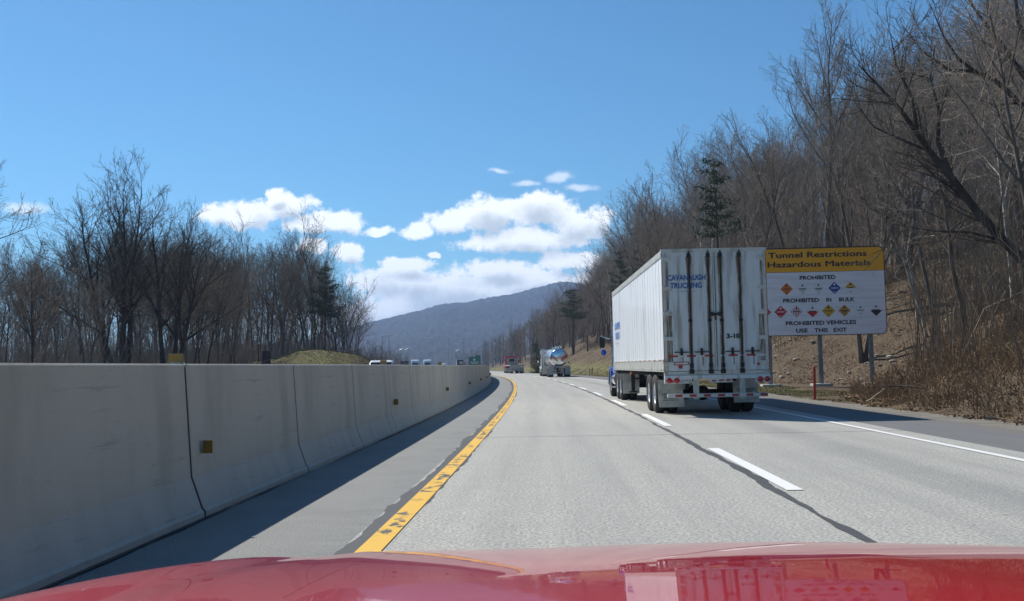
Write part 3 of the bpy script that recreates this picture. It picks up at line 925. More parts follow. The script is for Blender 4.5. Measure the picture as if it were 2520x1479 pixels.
def brush(name, label, spots, m_, seed, lo, hi, rad, cat='undergrowth', spreadd=.55):
    """arching twigs at the given (x, y, size) spots"""
    rs = np.random.RandomState(seed); k = len(spots)
    sp = np.array(spots, float); ph = rs.uniform(0, 6.28, k); an = np.abs(rs.randn(k)) * spreadd
    L = rs.uniform(lo, hi, k) * sp[:, 2]
    d = np.stack([np.cos(ph) * np.sin(an), np.sin(ph) * np.sin(an), np.cos(an)], 1)
    b = np.stack([sp[:, 0], sp[:, 1], gz(sp[:, 0], sp[:, 1]) - .03], 1)
    m1 = b + d * L[:, None] * .5 + rs.randn(k, 3) * .06 * L[:, None]
    e = m1 + d * L[:, None] * .5 + rs.randn(k, 3) * .14 * L[:, None]; e[:, 2] -= an * L * .12
    lines = [(np.array([b[i], m1[i], e[i]]), np.array([1, .8, .35]) * rad * rs.uniform(.6, 1.5)) for i in range(k)]
    v, f = tubes(lines, 3)
    return tag(link(name, np_mesh(name, v, f), None, [m_]), label, cat, kind='stuff')


mat('brush_brown', (0.17, 0.115, 0.075), .95, var=(.35, (0.30, 0.22, 0.14), .35, .65), spec=.1)
mat('brush_pale', (0.33, 0.27, 0.20), .95, var=(.6, (0.20, 0.15, 0.11), .4, .6), spec=.1)
mat('dead_leaf', (0.22, 0.14, 0.08), .9, var=(6, (0.50, 0.40, 0.28), .5, .68), spec=.1)
mat('grass_blade', (0.09, 0.115, 0.03), .8, var=(.7, (0.24, 0.22, 0.09), .35, .65), spec=.15)
nr = np.random.RandomState(77)


def bank_pts(n, y0, y1, pw, ra, rb, toe_pad=0.0, clump=.5, size=(.6, 1.2)):
    out = []
    while len(out) < n:
        y = y0 + (y1 - y0) * nr.rand() ** pw; r = nr.uniform(ra, rb); toe = float(np.interp(y, [-50, 30, 43, 50, 60, 72, 100, 400], [9.6, 9.8, 12.5, 17.6, 17.8, 13.6, 9.2, 9.2]))
        r = r + toe + toe_pad; x = float(xc(y)) + r
        if x / y > .62 or (.17 < x / y < .345 and ((y < 58 and y > 45) or (y < 72 and size[1] > 1.1))): continue
        if nr.rand() > .25 + 1.6 * max(0, float(vnoise(x, y, 1.9)) + .25): continue
        out.append((x, y, nr.uniform(*size) * (1 + .5 * float(vnoise(x, y, 3.3)))))
    return out


brush('dry_brush', 'tangled brown brush along the foot of the wooded bank', bank_pts(26000, 16, 46, 1.0, .2, 13, clump=.6, size=(.4, 1.1)), 'brush_brown', 1, .15, .95, .009, spreadd=1.05)
brush('dry_weeds', 'low straw-coloured weeds on the slope below the hazard sign', bank_pts(22000, 44, 200, 1.5, -.3, 18, size=(.25, .8)), 'brush_brown', 2, .15, .8, .011, spreadd=1.4)
brush('pale_stems', 'thin pale upright stems in the thicket right of the hazard sign', bank_pts(3600, 20, 90, 1.0, 1.5, 30, size=(.7, 1.4)), 'brush_pale', 3, 1.2, 5.5, .013, spreadd=.17)
brush('hillside_thicket', 'brown thicket between the trunks of the hillside wood', bank_pts(17000, 24, 200, 1.3, 8, 50, size=(.8, 1.4)), 'brush_brown', 4, .8, 3.2, .014, spreadd=.5)
lf = []
while len(lf) < 15000:
    y = nr.uniform(55, 155); x = -24 - 26 * nr.rand() ** 1.3
    if y > 104 or x < -28: lf.append((x, y, nr.uniform(.7, 1.3)))
brush('left_thicket', 'grey-brown thicket under the trees beyond the barrier', lf, 'twig', 8, .8, 4.6, .017, spreadd=.4)


def grass(name, label, n, f, hgt, seed, m_='grass_blade', w=.012):
    rs = np.random.RandomState(seed); P_ = []
    while len(P_) < n:
        x, y, ok = f(rs)
        if ok: P_.append((x, y))
    p = np.array(P_); z = gz(p[:, 0], p[:, 1]) - .01; k = len(p)
    ph = rs.uniform(0, 6.28, k); h = rs.uniform(.4, 1.1, k) * hgt
    e = np.stack([np.cos(ph), np.sin(ph), 0 * ph], 1) * w
    b = np.stack([p[:, 0], p[:, 1], z], 1); tip = b + np.stack([rs.randn(k) * .4 * h, rs.randn(k) * .4 * h, h], 1)
    V = np.stack([b - e, b + e, tip], 1).reshape(-1, 3)
    tag(link(name, np_mesh(name, V, np.arange(3 * k).reshape(-1, 3)), None, [m_]), label, 'grass', kind='stuff')


def gv(rs):
    y = rs.uniform(28, 75); r = rs.uniform(9.0, 13.5); x = float(xc(y)) + r
    return x, y, vnoise(x, y, 2.1) > -.12
def gv2(rs):
    y = rs.uniform(80, 190); r = rs.uniform(8.9, 11.2); x = float(xc(y)) + r
    return x, y, True
def gm(rs):
    x = rs.uniform(-31, -15); y = rs.uniform(82, 110); return x, y, gz(x, y) > .8
grass('verge_grass', 'short patchy yellow-green grass on the verge at the sign posts', 15000, gv, .09, 1)
grass('far_verge_grass', 'green grass strip at the foot of the bank beside the tanker', 9000, gv2, .10, 2, w=.02)
grass('mound_grass', 'green and straw grass over the low mound beyond the barrier', 16000, gm, .14, 3, w=.02)


def litter(n, seed):
    rs = np.random.RandomState(seed); P_ = []
    while len(P_) < n:
        y = 17 + 68 * rs.rand(); toe = float(np.interp(y, [-50, 30, 43, 50, 60, 72, 100, 400], [9.6, 9.8, 12.5, 17.6, 17.8, 13.6, 9.2, 9.2]))
        r = toe + rs.uniform(-.6, 12); x = float(xc(y)) + r
        if vnoise(x, y, 1.3) > -.2: P_.append((x, y))
    p = np.array(P_); k = len(p); c = np.stack([p[:, 0], p[:, 1], gz(p[:, 0], p[:, 1]) + rs.rand(k) * .05], 1)
    a = rs.randn(k, 3); a /= np.linalg.norm(a, axis=1, keepdims=True); b = rs.randn(k, 3); b -= a * (a * b).sum(1, keepdims=True); b /= np.linalg.norm(b, axis=1, keepdims=True)
    s = rs.uniform(.02, .075, k)[:, None]
    V = np.stack([c - a * s, c - b * s * .5, c + a * s, c + b * s * .5], 1).reshape(-1, 3)
    tag(link('leaf_litter', np_mesh('leaf_litter', V, np.arange(4 * k).reshape(-1, 4)), None, ['dead_leaf']), 'scattered dead leaves over the bank under the hazard sign', 'leaves', kind='stuff')


litter(42000, 5)
def stones(n, seed):
    rs = np.random.RandomState(seed); mb = MB()
    for _ in range(n):
        y = rs.uniform(40, 95); toe = float(np.interp(y, [-50, 30, 43, 50, 60, 72, 100, 400], [9.6, 9.8, 12.5, 17.6, 17.8, 13.6, 9.2, 9.2]))
        x = float(xc(y)) + toe + rs.uniform(0, 12); r = rs.uniform(.05, .2)
        q = bmesh.ops.create_icosphere(mb.bm, subdivisions=1, radius=r)
        for v in q['verts']: v.co *= rs.uniform(.65, 1.2)
        mb._fin(q['verts'], 0, Matrix.Translation((x, y, float(gz(x, y)) + r * .2)) @ Matrix.Diagonal((1.2, 1, .7, 1)))
    tag(mb.build('scattered_stones', 'stone_pale'), 'pale stones and rubble strewn over the bank under the hazard sign', 'stones', kind='stuff')


mat('stone_pale', (0.42, 0.38, 0.32), .9, var=(5, (0.26, 0.22, 0.18), .4, .65))
stones(230, 3)
# fallen branches at the foot of the bank
mat('bare_wood', (0.42, 0.36, 0.28), .8, var=(5, (0.25, 0.2, 0.15), .4, .7), spec=.2)


def log(x, y, rz, L, r, m_, label, tilt=.08, seed=0, name='fallen_branch', cat='branch'):
    rs = np.random.RandomState(seed)
    t = thing(name, label, cat, (x, y, float(gz(x, y)) + r + .03), rz)
    q, _ = path(rs, np.array([-L / 2, 0, 0.]), np.array([1., 0, tilt]), L, 7, .07, 0.0)
    ls = [(q, r * np.linspace(1, .35, 8))]
    for i in range(int(L * 1.5)):
        k = rs.randint(2, 7); ls.append((path(rs, q[k], unit(np.array([.7, rs.randn() * .6, abs(rs.randn()) * .5])), L * .22, 7, .1, 0)[0], r * .35 * np.linspace(1, .3, 8)))
    v, f = tubes(ls, 6); o = link('stem', np_mesh('stem', v, f, True), t, [m_])


log(10.0, 23.0, .5, 1.5, .04, 'bare_wood', 'short bleached stick lying on the gravel edge of the shoulder', .0, 1, 'fallen_stick', 'stick')
log(10.6, 23.5, 1.45, 2.6, .045, 'bark_dark', 'long dark fallen branch lying in the brush at the roadside', .0, 2)
log(10.9, 30.5, 2.7, 3.0, .05, 'bark', 'fallen branch lying at the edge of the verge behind the red post', .06, 3)
log(13.6, 27.0, .9, 2.8, .06, 'bark', 'fallen branch propped up in the brown brush', .3, 4)
log(10.3, 33.0, -1.1, 1.0, .03, 'bare_wood', 'small pale stick beside the red marker post', .2, 5, 'fallen_stick', 'stick')
# tree stump on the mound
t = thing('tree_stump', 'cut grey tree stump standing at the left foot of the grassy mound', 'stump', (-26.9, 93, float(gz(-26.9, 93))))
mb = MB(); mb.lathe([(-.4, .55), (.1, .50), (.6, .42), (1.35, .40), (1.42, .37)], (0, 0, 0), 'Z', 12); mb.build('trunk', 'bark_dark', t)
mb = MB(); mb.cyl((0, 0, 1.40), (0, 0, 1.44), .38, .37, 12); mb.build('cut_top', 'bare_wood', t)


# ------------------------------------------------------------------ concrete barrier, segment by segment
mat('barrier_concrete', (0.51, 0.50, 0.44), .9, var=(1.5, (0.40, 0.395, 0.345), .40, .75, (1, 1, .3)), bump=(30, .35, .01), spec=.2)
_b = MATS['barrier_concrete']; _t = _b.node_tree; _p = _t.nodes['Principled BSDF']
_v = S(_t, _t.nodes['Texture Coordinate'].outputs['Object']); _l = _p.inputs['Base Color'].links[0].from_socket
_c = mixc(_t, noise(_t, _v, 26, 3, .8).step(.60, .74) * .45, S(_t, _l), (0.26, 0.25, 0.215))
_sc = noise(_t, S(_t, vm(_t, 'MULTIPLY', _v, (1, .35, 5)).outputs[0]), 3.0, 5, .7)
_c = mixc(_t, _sc.step(.60, .68) * .35, _c, (0.22, 0.215, 0.19))
_t.links.new(_c.k, _p.inputs['Base Color'])
mat('joint_dark', (0.05, 0.05, 0.048), .95)
mat('reflector_amber', (0.27, 0.155, 0.014), .35, spec=.6)
mat('galv', (0.32, 0.34, 0.35), .45, .6, var=(3, (0.22, 0.24, 0.25), .4, .7))


def segment_mesh(L):
    """tall safety-shape profile; local y along the wall, x=0 at the traffic-side toe, wall towards -x"""
    pr = [(0, -.05), (0, .06), (-.025, .085), (-.10, .30), (-.125, .37), (-.19, 1.385), (-.205, 1.40), (-.375, 1.40), (-.39, 1.385), (-.455, .37), (-.48, .30), (-.555, .085), (-.58, .06), (-.58, -.05)]
    mb = MB(); g = .018
    ys = [g, g + .03] + [L * k / 6 for k in range(1, 6)] + [L - g - .03, L - g]
    rings = []
    for k, y in enumerate(ys):
        ins = .016 if k in (0, len(ys) - 1) else 0
        rings.append([(x + (-ins if i < 7 else ins), y, z - (ins if 4 < i < 9 else 0)) for i, (x, z) in enumerate(pr)])
    mb.loft(rings, smooth=False)
    me = bpy.data.meshes.new('barrier'); mb.bm.to_mesh(me); mb.bm.free(); me.materials.append(MATS['barrier_concrete'])
    return me


def refl_side():
    mb = MB(); mb.box((-.118, .26, .62), (.012, .05, .12), .003, rot=(0, R(3.6), 0)).box((-.07, .25, .62), (.006, .095, .12), .002, mi=1, rot=(0, 0, R(80)))
    me = bpy.data.meshes.new('reflector'); mb.bm.to_mesh(me); mb.bm.free()
    me.materials.append(MATS['galv']); me.materials.append(MATS['reflector_amber']); return me


def refl_top():
    mb = MB(); mb.box((-.29, .02, 1.447), (.135, .012, .09), .003, mi=1).box((-.29, .06, 1.41), (.10, .10, .012), .002)
    me = bpy.data.meshes.new('reflector'); mb.bm.to_mesh(me); mb.bm.free()
    me.materials.append(MATS['galv']); me.materials.append(MATS['reflector_amber']); return me


SEG = 3.89


def joint_mesh():
    pr = [(-.02, 0), (-.02, .06), (-.045, .085), (-.12, .30), (-.145, .37), (-.21, 1.37), (-.37, 1.37), (-.435, .37), (-.46, .30), (-.535, .085), (-.56, .06), (-.56, 0)]
    mb = MB(); mb.prism([(a + (.012 if a > -.3 else -.012), b) for a, b in pr], -.0175, .0175, 'Y')
    me = bpy.data.meshes.new('joint_shade_fill'); mb.bm.to_mesh(me); mb.bm.free(); me.materials.append(MATS['joint_dark']); return me


jm = joint_mesh()
segm, rsm, rtm = segment_mesh(SEG), refl_side(), refl_top()
ORD = ['first', 'second', 'third', 'fourth', 'fifth', 'sixth', 'seventh', 'eighth', 'ninth', 'tenth']
for k in range(-1, 34):
    y0 = 9.15 + SEG * (k - 1); y1 = y0 + SEG
    x0, x1 = float(xc(y0)) - 3.21, float(xc(y1)) - 3.21
    o = bpy.data.objects.new('barrier_segment', segm); COL.objects.link(o)
    o.location = (x0, y0, 0); o.rotation_euler = (0, 0, math.atan2(-(x1 - x0), SEG))
    if k < 0: lab = 'concrete barrier segment beside the car, outside the left edge of the picture'
    elif k < 1: lab = 'nearest concrete barrier segment, running out of the picture at its left edge'
    elif k < 9: lab = f'{ORD[k - 1]} full concrete barrier segment after the widest joint, counted from the left'
    else: lab = 'small far concrete barrier segment where the row bends to the left'
    tag(o, lab, 'barrier', 'concrete barrier segments along the left shoulder')
    q = bpy.data.objects.new('joint_shade_fill', jm); COL.objects.link(q); q.parent = o  # added dark filler, stands in for shade in the see-through gap
    if k % 3 == 1:
        for me in (rsm, rtm):
            q = bpy.data.objects.new('reflector', me); COL.objects.link(q); q.parent = o
# dark ragged strip along the barrier toe
strip('barrier_base_strip', -3.25, -3.17, 0, 110, .3, .012, 'road_sealant', jit=.02, seed=33)

# ------------------------------------------------------------------ vehicles
mat('white_paint_panel', (0.86, 0.87, 0.88), .38, coat=.2, var=(1.4, (0.66, 0.67, 0.66), .5, .75, (1, 1, .3)))
mat('trailer_rear_white', (0.62, 0.645, 0.65), .55, var=(3.4, (0.36, 0.34, 0.30), .46, .70, (1.8, 1, .2)))
mat('trailer_alu', (0.56, 0.56, 0.51), .45, .25, var=(3.5, (0.34, 0.30, 0.23), .5, .72))
mat('grime', (0.17, 0.13, 0.085), .8, var=(6, (0.44, 0.41, 0.36), .42, .66, (3.5, 1, .5)))
mat('rod_dark', (0.035, 0.03, 0.026), .6, .3)
mat('rust_stain', (0.22, 0.11, 0.045), .85)
mat('tyre', (0.018, 0.018, 0.019), .85, var=(8, (0.035, 0.034, 0.032), .4, .7))
mat('rim_white', (0.72, 0.73, 0.74), .35, .3)
mat('chrome', (0.80, 0.81, 0.83), .14, 1.0)
mat('tank_steel', (0.72, 0.74, 0.77), .16, 1.0)
mat('black_steel', (0.022, 0.022, 0.024), .55, .2)
mat('cab_blue', (0.02, 0.10, 0.42), .25, coat=.6)
mat('cab_white', (0.78, 0.79, 0.80), .3, coat=.4)
mat('cab_grey', (0.33, 0.36, 0.38), .4, coat=.2)
mat('cab_red', (0.55, 0.03, 0.035), .3, coat=.4)
mat('glass_dark', (0.015, 0.018, 0.025), .08, spec=.8)
mat('lens_red', (0.45, 0.01, 0.012), .25, coat=.3)
mat('lens_amber', (0.75, 0.22, 0.03), .3)
mat('tape_red', (0.40, 0.025, 0.02), .5)
mat('tape_white', (0.60, 0.61, 0.60), .5)
mat('ink_blue', (0.03, 0.12, 0.36), .5)
mat('ink_blue_pale', (0.20, 0.34, 0.62), .5)
mat('ink_black', (0.02, 0.02, 0.022), .6)
mat('flap_white', (0.52, 0.53, 0.48), .6, var=(3, (0.30, 0.30, 0.27), .42, .7))
mat('deck_wood', (0.50, 0.48, 0.40), .7, var=(4, (0.36, 0.34, 0.28), .4, .7))


def wheel(parent, x, y, r=.51, w=.27, rim='rim_white', side=-1, deep=True, name='wheel', dz=0.0):
    """side -1: outer face looks left (-x)"""
    mb = MB(); h = w / 2
    mb.lathe([(-h * .85, r * .56), (-h, r * .66), (-h, r * .90), (-h * .78, r * .985), (-h * .3, r), (h * .3, r), (h * .78, r * .985), (h, r * .90), (h, r * .66), (h * .85, r * .56)], (0, 0, 0), 'X', 28)
    for q in (-.45, 0, .45): mb.lathe([(q * h - .006, r * 1.002), (q * h, r * 1.004), (q * h + .006, r * 1.002)], (0, 0, 0), 'X', 28)
    o = mb.build(name, 'tyre', parent); o.location = (x, y, r + dz)
    mb = MB(); s = side
    pf = [(s * h * .80, r * .60), (s * h * .86, r * .575), (s * h * .78, r * .52), (s * h * (.25 if deep else .6), r * .48), (s * h * (.15 if deep else .5), r * .24), (s * h * .55, r * .20), (s * h * .62, 0.001)]
    mb.lathe(pf, (0, 0, 0), 'X', 24)
    for k in range(8):
        a = k * math.pi / 4; mb.cyl((s * h * .2, r * .34 * math.cos(a), r * .34 * math.sin(a)), (s * h * .34, r * .34 * math.cos(a), r * .34 * math.sin(a)), .018, n=6)
    mb.build('rim', rim, o)
    return o


def duals(parent, y, half=1.29, r=.51, rim='rim_white'):
    for s in (-1, 1):
        wheel(parent, s * (half - .13), y, r, side=s, rim=rim)
        wheel(parent, s * (half - .45), y, r, side=-s, rim='black_steel')
    mb = MB(); mb.cyl((-half + .3, y, r), (half - .3, y, r), .07, n=12).sph((0, y, r), .2, sc=(1, .8, 1)); mb.build('axle', 'black_steel', parent)


def tape(mb, x0, x1, n, y, z, h=.05, d=.004, first=0):
    w = (x1 - x0) / n
    for k in range(n): mb.box((x0 + w * (k + .5), y, z), (w, d, h), mi=(k + first) % 2)


def place(y, r, extra=0.0):
    return (float(xc(y)) + r, y, 0.0), heading(y) + extra


# ---- the big white semi-trailer with the blue tractor
ry = 25.2; W2 = 1.295; LT = 14.4; Z0, Z1 = 1.06, 4.12
semi = thing('semi_truck', 'white box semi-trailer with rusty rear doors behind a blue tractor in the right lane', 'truck', (3.975, ry, 0), R(1.65))
mb = MB()
# body shell: floor, roof, front wall, two ribbed sides
mb.box((0, LT / 2, Z1 - .03), (2 * W2 - .03, LT - .06, .05)).box((0, LT / 2, Z0 + .12), (2 * W2 - .08, LT - .06, .12)).box((0, LT - .03, (Z0 + Z1) / 2 + .05), (2 * W2 - .02, .06, Z1 - Z0 - .2), .01)
for s in (-1, 1):
    mb.box((s * (W2 - .03), LT / 2, 2.72), (.035, LT - .1, 2.62))
    for k in range(12):
        mb.box((s * (W2 - .0105), .62 + k * 1.2, 2.72), (.008, .05, 2.60), .002)
        mb.box((s * (W2 - .010), 1.22 + k * 1.2, 2.72), (.006, .02, 2.60))
mb.build('trailer_box', 'white_paint_panel', semi)
mb = MB()
for s in (-1, 1):
    mb.box((s * (W2 - .012), LT / 2, Z1 - .075), (.05, LT - .02, .14), .012).box((s * (W2 - .004), LT / 2, Z1 - .155), (.03, LT - .04, .02))
    mb.box((s * (W2 - .010), LT / 2, Z0 + .19), (.045, LT - .02, .30), .008).box((s * (W2 + .004), LT / 2, Z0 + .335), (.03, LT - .04, .035)).box((s * (W2 + .006), LT / 2, Z0 + .10), (.03, LT - .04, .02))
mb.build('side_rail', 'trailer_alu', semi)
mb = MB()
for s in (-1, 1):
    for k in range(24): mb.box((s * (W2 + .020), .5 + k * .57, Z0 + .335), (.003, .28, .028), mi=k % 2)
mb.build('side_marking_tape', ['tape_red', 'tape_white'], semi)
# rear frame
mb = MB()
for s in (-1, 1): mb.box((s * (W2 - .045), .02, 2.59), (.09, .10, 3.06), .012)
mb.box((0, .02, Z1 - .02), (2 * W2 + .02, .12, .10), .012).box((0, .03, Z0 - .0), (2 * W2, .12, .10), .01)
for x in (-.62, -.14, .15, .62): mb.box((x, -.035, Z1 + .01), (.14, .04, .035), .006)
mb.build('rear_frame', 'trailer_alu', semi)
for s in (-1, 1): mb = MB(); mb.box((s * (W2 - .005), -.034, 2.59), (.014, .005, 2.98)); mb.build('frame_stripe', 'tape_red', semi)


def door(side):
    s = side
    x0, x1 = (-1.20, -.035) if s < 0 else (.035, 1.20)
    mb = MB(); mb.box(((x0 + x1) / 2, -.012, 2.59), (x1 - x0, .05, 2.94), .006)
    d = mb.build('rear_door', 'trailer_rear_white', semi)
    # stained strips next to the hinges
    mb = MB(); mb.box((s * 1.135, -.040, 1.92), (.125, .006, 1.30)); mb.build('grime_strip', 'grime', d)
    mb = MB(); mb.box((s * 1.165, -.040, 3.22), (.05, .006, 1.2)); mb.build('grime_strip', 'grime', d)
    rods = (-.62, -.145) if s < 0 else (.155, .625)
    for x in rods:
        mb = MB(); mb.cyl((x, -.072, Z0 + .02), (x, -.072, Z1 - .03), .019, n=10)
        for z, w in ((Z0 + .19, .10), (2.36, .10), (3.98, .10), (Z0 + .04, .12)):
            mb.box((x, -.052, z), (w, .045, .11 if z > 3.9 or z < 1.4 else .06), .012)
        mb.build('lock_rod', 'rod_dark', d)
        mb = MB(); hx = x - .24 if s < 0 else x + .26
        if abs(x) < .2: hx = x - .22 if s < 0 else x + .24
        mb.box((hx, -.075, 1.58), (.36, .02, .026), .006).box((hx, -.060, 1.60), (.06, .05, .15), .02).cyl((hx, -.05, 1.53), (hx, -.09, 1.53), .035, n=10)
        mb.build('door_handle', 'rod_dark', d)
        mb = MB()
        mb.box((hx + .03, -.0395, 1.40), (.022, .004, .30)).box((x + .02, -.0395, 1.95), (.018, .004, .5)).box((x - .035, -.0395, 3.7), (.02, .004, .42))
        mb.build('rust_streak', 'rust_stain', d)
        mb = MB(); mb.box((x, -.0392, 2.55), (.10, .004, 2.8)); mb.build('grime_strip', 'grime', d)
        mb = MB(); mb.prism([(x - .08, 3.95), (x + .08, 3.95), (x + .05, 3.6), (x + .01, 3.3), (x - .05, 3.62)], -.0400, -.0385, 'Y'); mb.build('grime_patch', 'grime', d)
    for z in (3.90, 3.16, 2.54, 1.92, 1.30):
        mb = MB(); mb.box((s * 1.165, -.050, z), (.20, .03, .095), .008).cyl((s * 1.265, -.045, z - .055), (s * 1.265, -.045, z + .055), .022, n=8)
        mb.build('hinge', 'trailer_alu', d)
    return d


dl, dr = door(-1), door(1)
mb = MB(); mb.box((-.012, -.046, 2.59), (.035, .016, 2.94), .004).box((.03, -.042, 2.59), (.012, .012, 2.94)); mb.build('door_seal', 'trailer_alu', semi)
mb = MB(); mb.box((.0, -.082, 2.51), (.30, .03, .06), .015).box((-.09, -.09, 2.51), (.06, .05, .10), .015).box((.10, -.09, 2.51), (.07, .05, .09), .015).box((0, -.088, 2.42), (.04, .02, .12), .01)
mb.build('door_latch', 'rod_dark', semi)
text('lettering', 'CAVANAUGH', .19, (-.685, -.0475, 3.42), FACE_BACK, 'ink_blue', dl, width=.95, fat=.006)
text('lettering', 'TRUCKING', .19, (-.70, -.0475, 3.225), FACE_BACK, 'ink_blue', dl, width=.78, fat=.006)
mb = MB(); mb.box((-.66, -.0475, 3.085), (.40, .002, .012)); mb.build('small_print', 'ink_blue_pale', dl)
text('fleet_number', '3-10', .155, (.42, -.0475, 1.955), FACE_BACK, 'ink_black', dr, width=.33, fat=.008)
for x in (-1.0, .97):
    mb = MB(); mb.box((x, -.0395, 3.995), (.30, .004, .05)); mb.build('reflective_tape', 'tape_white', dl if x < 0 else dr)
mb = MB(); tape(mb, -1.17, -.07, 5, -.0425, 1.485, .045, .003); mb.build('marking_tape', ['tape_red', 'tape_white'], dl)
mb = MB(); tape(mb, .07, 1.19, 5, -.0425, 1.485, .045, .003, 1); mb.build('marking_tape', ['tape_red', 'tape_white'], dr)
mb = MB(); mb.box((-.87, -.041, 1.305), (.36, .003, .085)); mb.box((-.87, -.0445, 1.305), (.31, .003, .045), mi=1); mb.cyl((-.90, -.035, 1.225), (-.90, -.050, 1.225), .05, n=12); mb.build('red_placard', ['tape_red', 'trailer_rear_white'], dl)
mb = MB(); mb.cyl((1.02, -.035, 1.26), (1.02, -.050, 1.26), .035, n=12); mb.build('red_button', 'lens_red', dr)
# sill, lamps, plate, underrun guard
mb = MB(); mb.box((0, -.01, Z0 - .10), (2 * W2 + .01, .14, .10), .01); mb.build('rear_sill', 'trailer_rear_white', semi)
for x, w in ((-.99, .62), (1.12, .36)): mb = MB(); mb.box((x, .0, Z0 - .165), (w, .10, .17), .01); mb.build('lamp_box', 'trailer_rear_white', semi)
for x in (-1.185, -1.005, 1.05, 1.225):
    mb = MB(); mb.lathe([(0, .075), (-.02, .075), (-.035, .055), (-.042, .001)], (x, -.052, Z0 - .165), 'Y', 18); mb.build('tail_lamp', 'lens_red', semi)
mb = MB(); mb.cyl((-1.10, -.05, Z0 - .205), (-1.10, -.066, Z0 - .205), .022, n=10); mb.build('marker_lamp', 'lens_red', semi)
mat('plate_blank', (0.50, 0.52, 0.50), .5, var=(30, (0.2, 0.2, 0.2), .52, .6, (1.5, 1, .5)))
mb = MB(); mb.box((-.78, -.056, Z0 - .165), (.30, .008, .13), .004); mb.build('licence_plate', 'plate_blank', semi)
mb = MB(); mb.box((.09, -.02, Z0 - .155), (.56, .05, .17), .008); pl_ = mb.build('placard_panel', 'trailer_rear_white', semi)
mb = MB()
for x, z, w in ((.09, Z0 - .105, .14), (-.09, Z0 - .195, .10), (.10, Z0 - .185, .11), (.27, Z0 - .185, .13)): mb.box((x, -.048, z), (w, .006, .034))
mb.build('red_marks', 'tape_red', pl_)
mb = MB()
for x in (-.52, .62): mb.box((x, .0, Z0 - .34), (.13, .10, .60), .012)
mb.box((.0, .0, .51), (2.46, .11, .10), .01); gd = mb.build('underrun_guard', 'flap_white', semi)
mb = MB(); tape(mb, -1.22, 1.22, 14, -.058, .51, .055, .004); mb.build('marking_tape', ['tape_white', 'tape_red'], gd)
# undercarriage
mb = MB()
for s in (-1, 1): mb.box((s * .5, 3.2, .93), (.12, 5.6, .16), .01)
for y in np.arange(.8, 14, .5): mb.box((0, float(y), 1.03), (2.5, .06, .08))
mb.build('chassis', 'black_steel', semi)
for y in (2.15, 3.40): duals(semi, y)
for s in (-1, 1):
    x = s * .97
    mb = MB(); mb.prism([(x - .32, .98), (x + .32, .98), (x + .33, .62), (x + .36, .27), (x - .30, .27), (x - .32, .6)], 1.30, 1.315, 'Y'); f = mb.build('mud_flap', 'flap_white', semi)
    if s < 0: f.rotation_euler = (R(-4), 0, 0)
    text('flap_lettering', 'CAVANAUGH', .085, (x, 1.296, .60), FACE_BACK, 'ink_black', f, width=.46)
    text('flap_lettering', 'TRUCKING', .085, (x, 1.296, .515), FACE_BACK, 'ink_black', f, width=.36)
    mb = MB(); mb.box((x, 1.2975, .45), (.42, .003, .012)); mb.build('flap_line', 'ink_black', f)
for s in (-1, 1):
    mb = MB(); mb.box((s * .95, 10.7, .72), (.13, .13, .70), .01).box((s * .95, 10.7, .34), (.28, .26, .05), .01); mb.build('landing_leg', 'black_steel', semi)
mb = MB(); mb.cyl((-.95, 10.7, .8), (.95, 10.7, .8), .03, n=8); mb.build('leg_brace', 'black_steel', semi)
mb = MB(); mb.box((-1.27, 8.2, 1.02), (.05, .12, .08), .01); mb.build('marker_lamp', 'lens_amber', semi)
text('side_lettering', 'CAVANAUGH', .34, (-W2 - .006, 12.5, 2.72), FACE_LEFT, 'ink_blue_pale', semi, width=2.0, fat=.012)
text('side_lettering', 'TRUCKING', .34, (-W2 - .006, 12.5, 2.36), FACE_LEFT, 'ink_blue_pale', semi, width=1.6, fat=.012)
mb = MB(); mb.box((-W2 - .005, 12.5, 2.08), (.004, .8, .02)); mb.build('small_print', 'ink_blue_pale', semi)


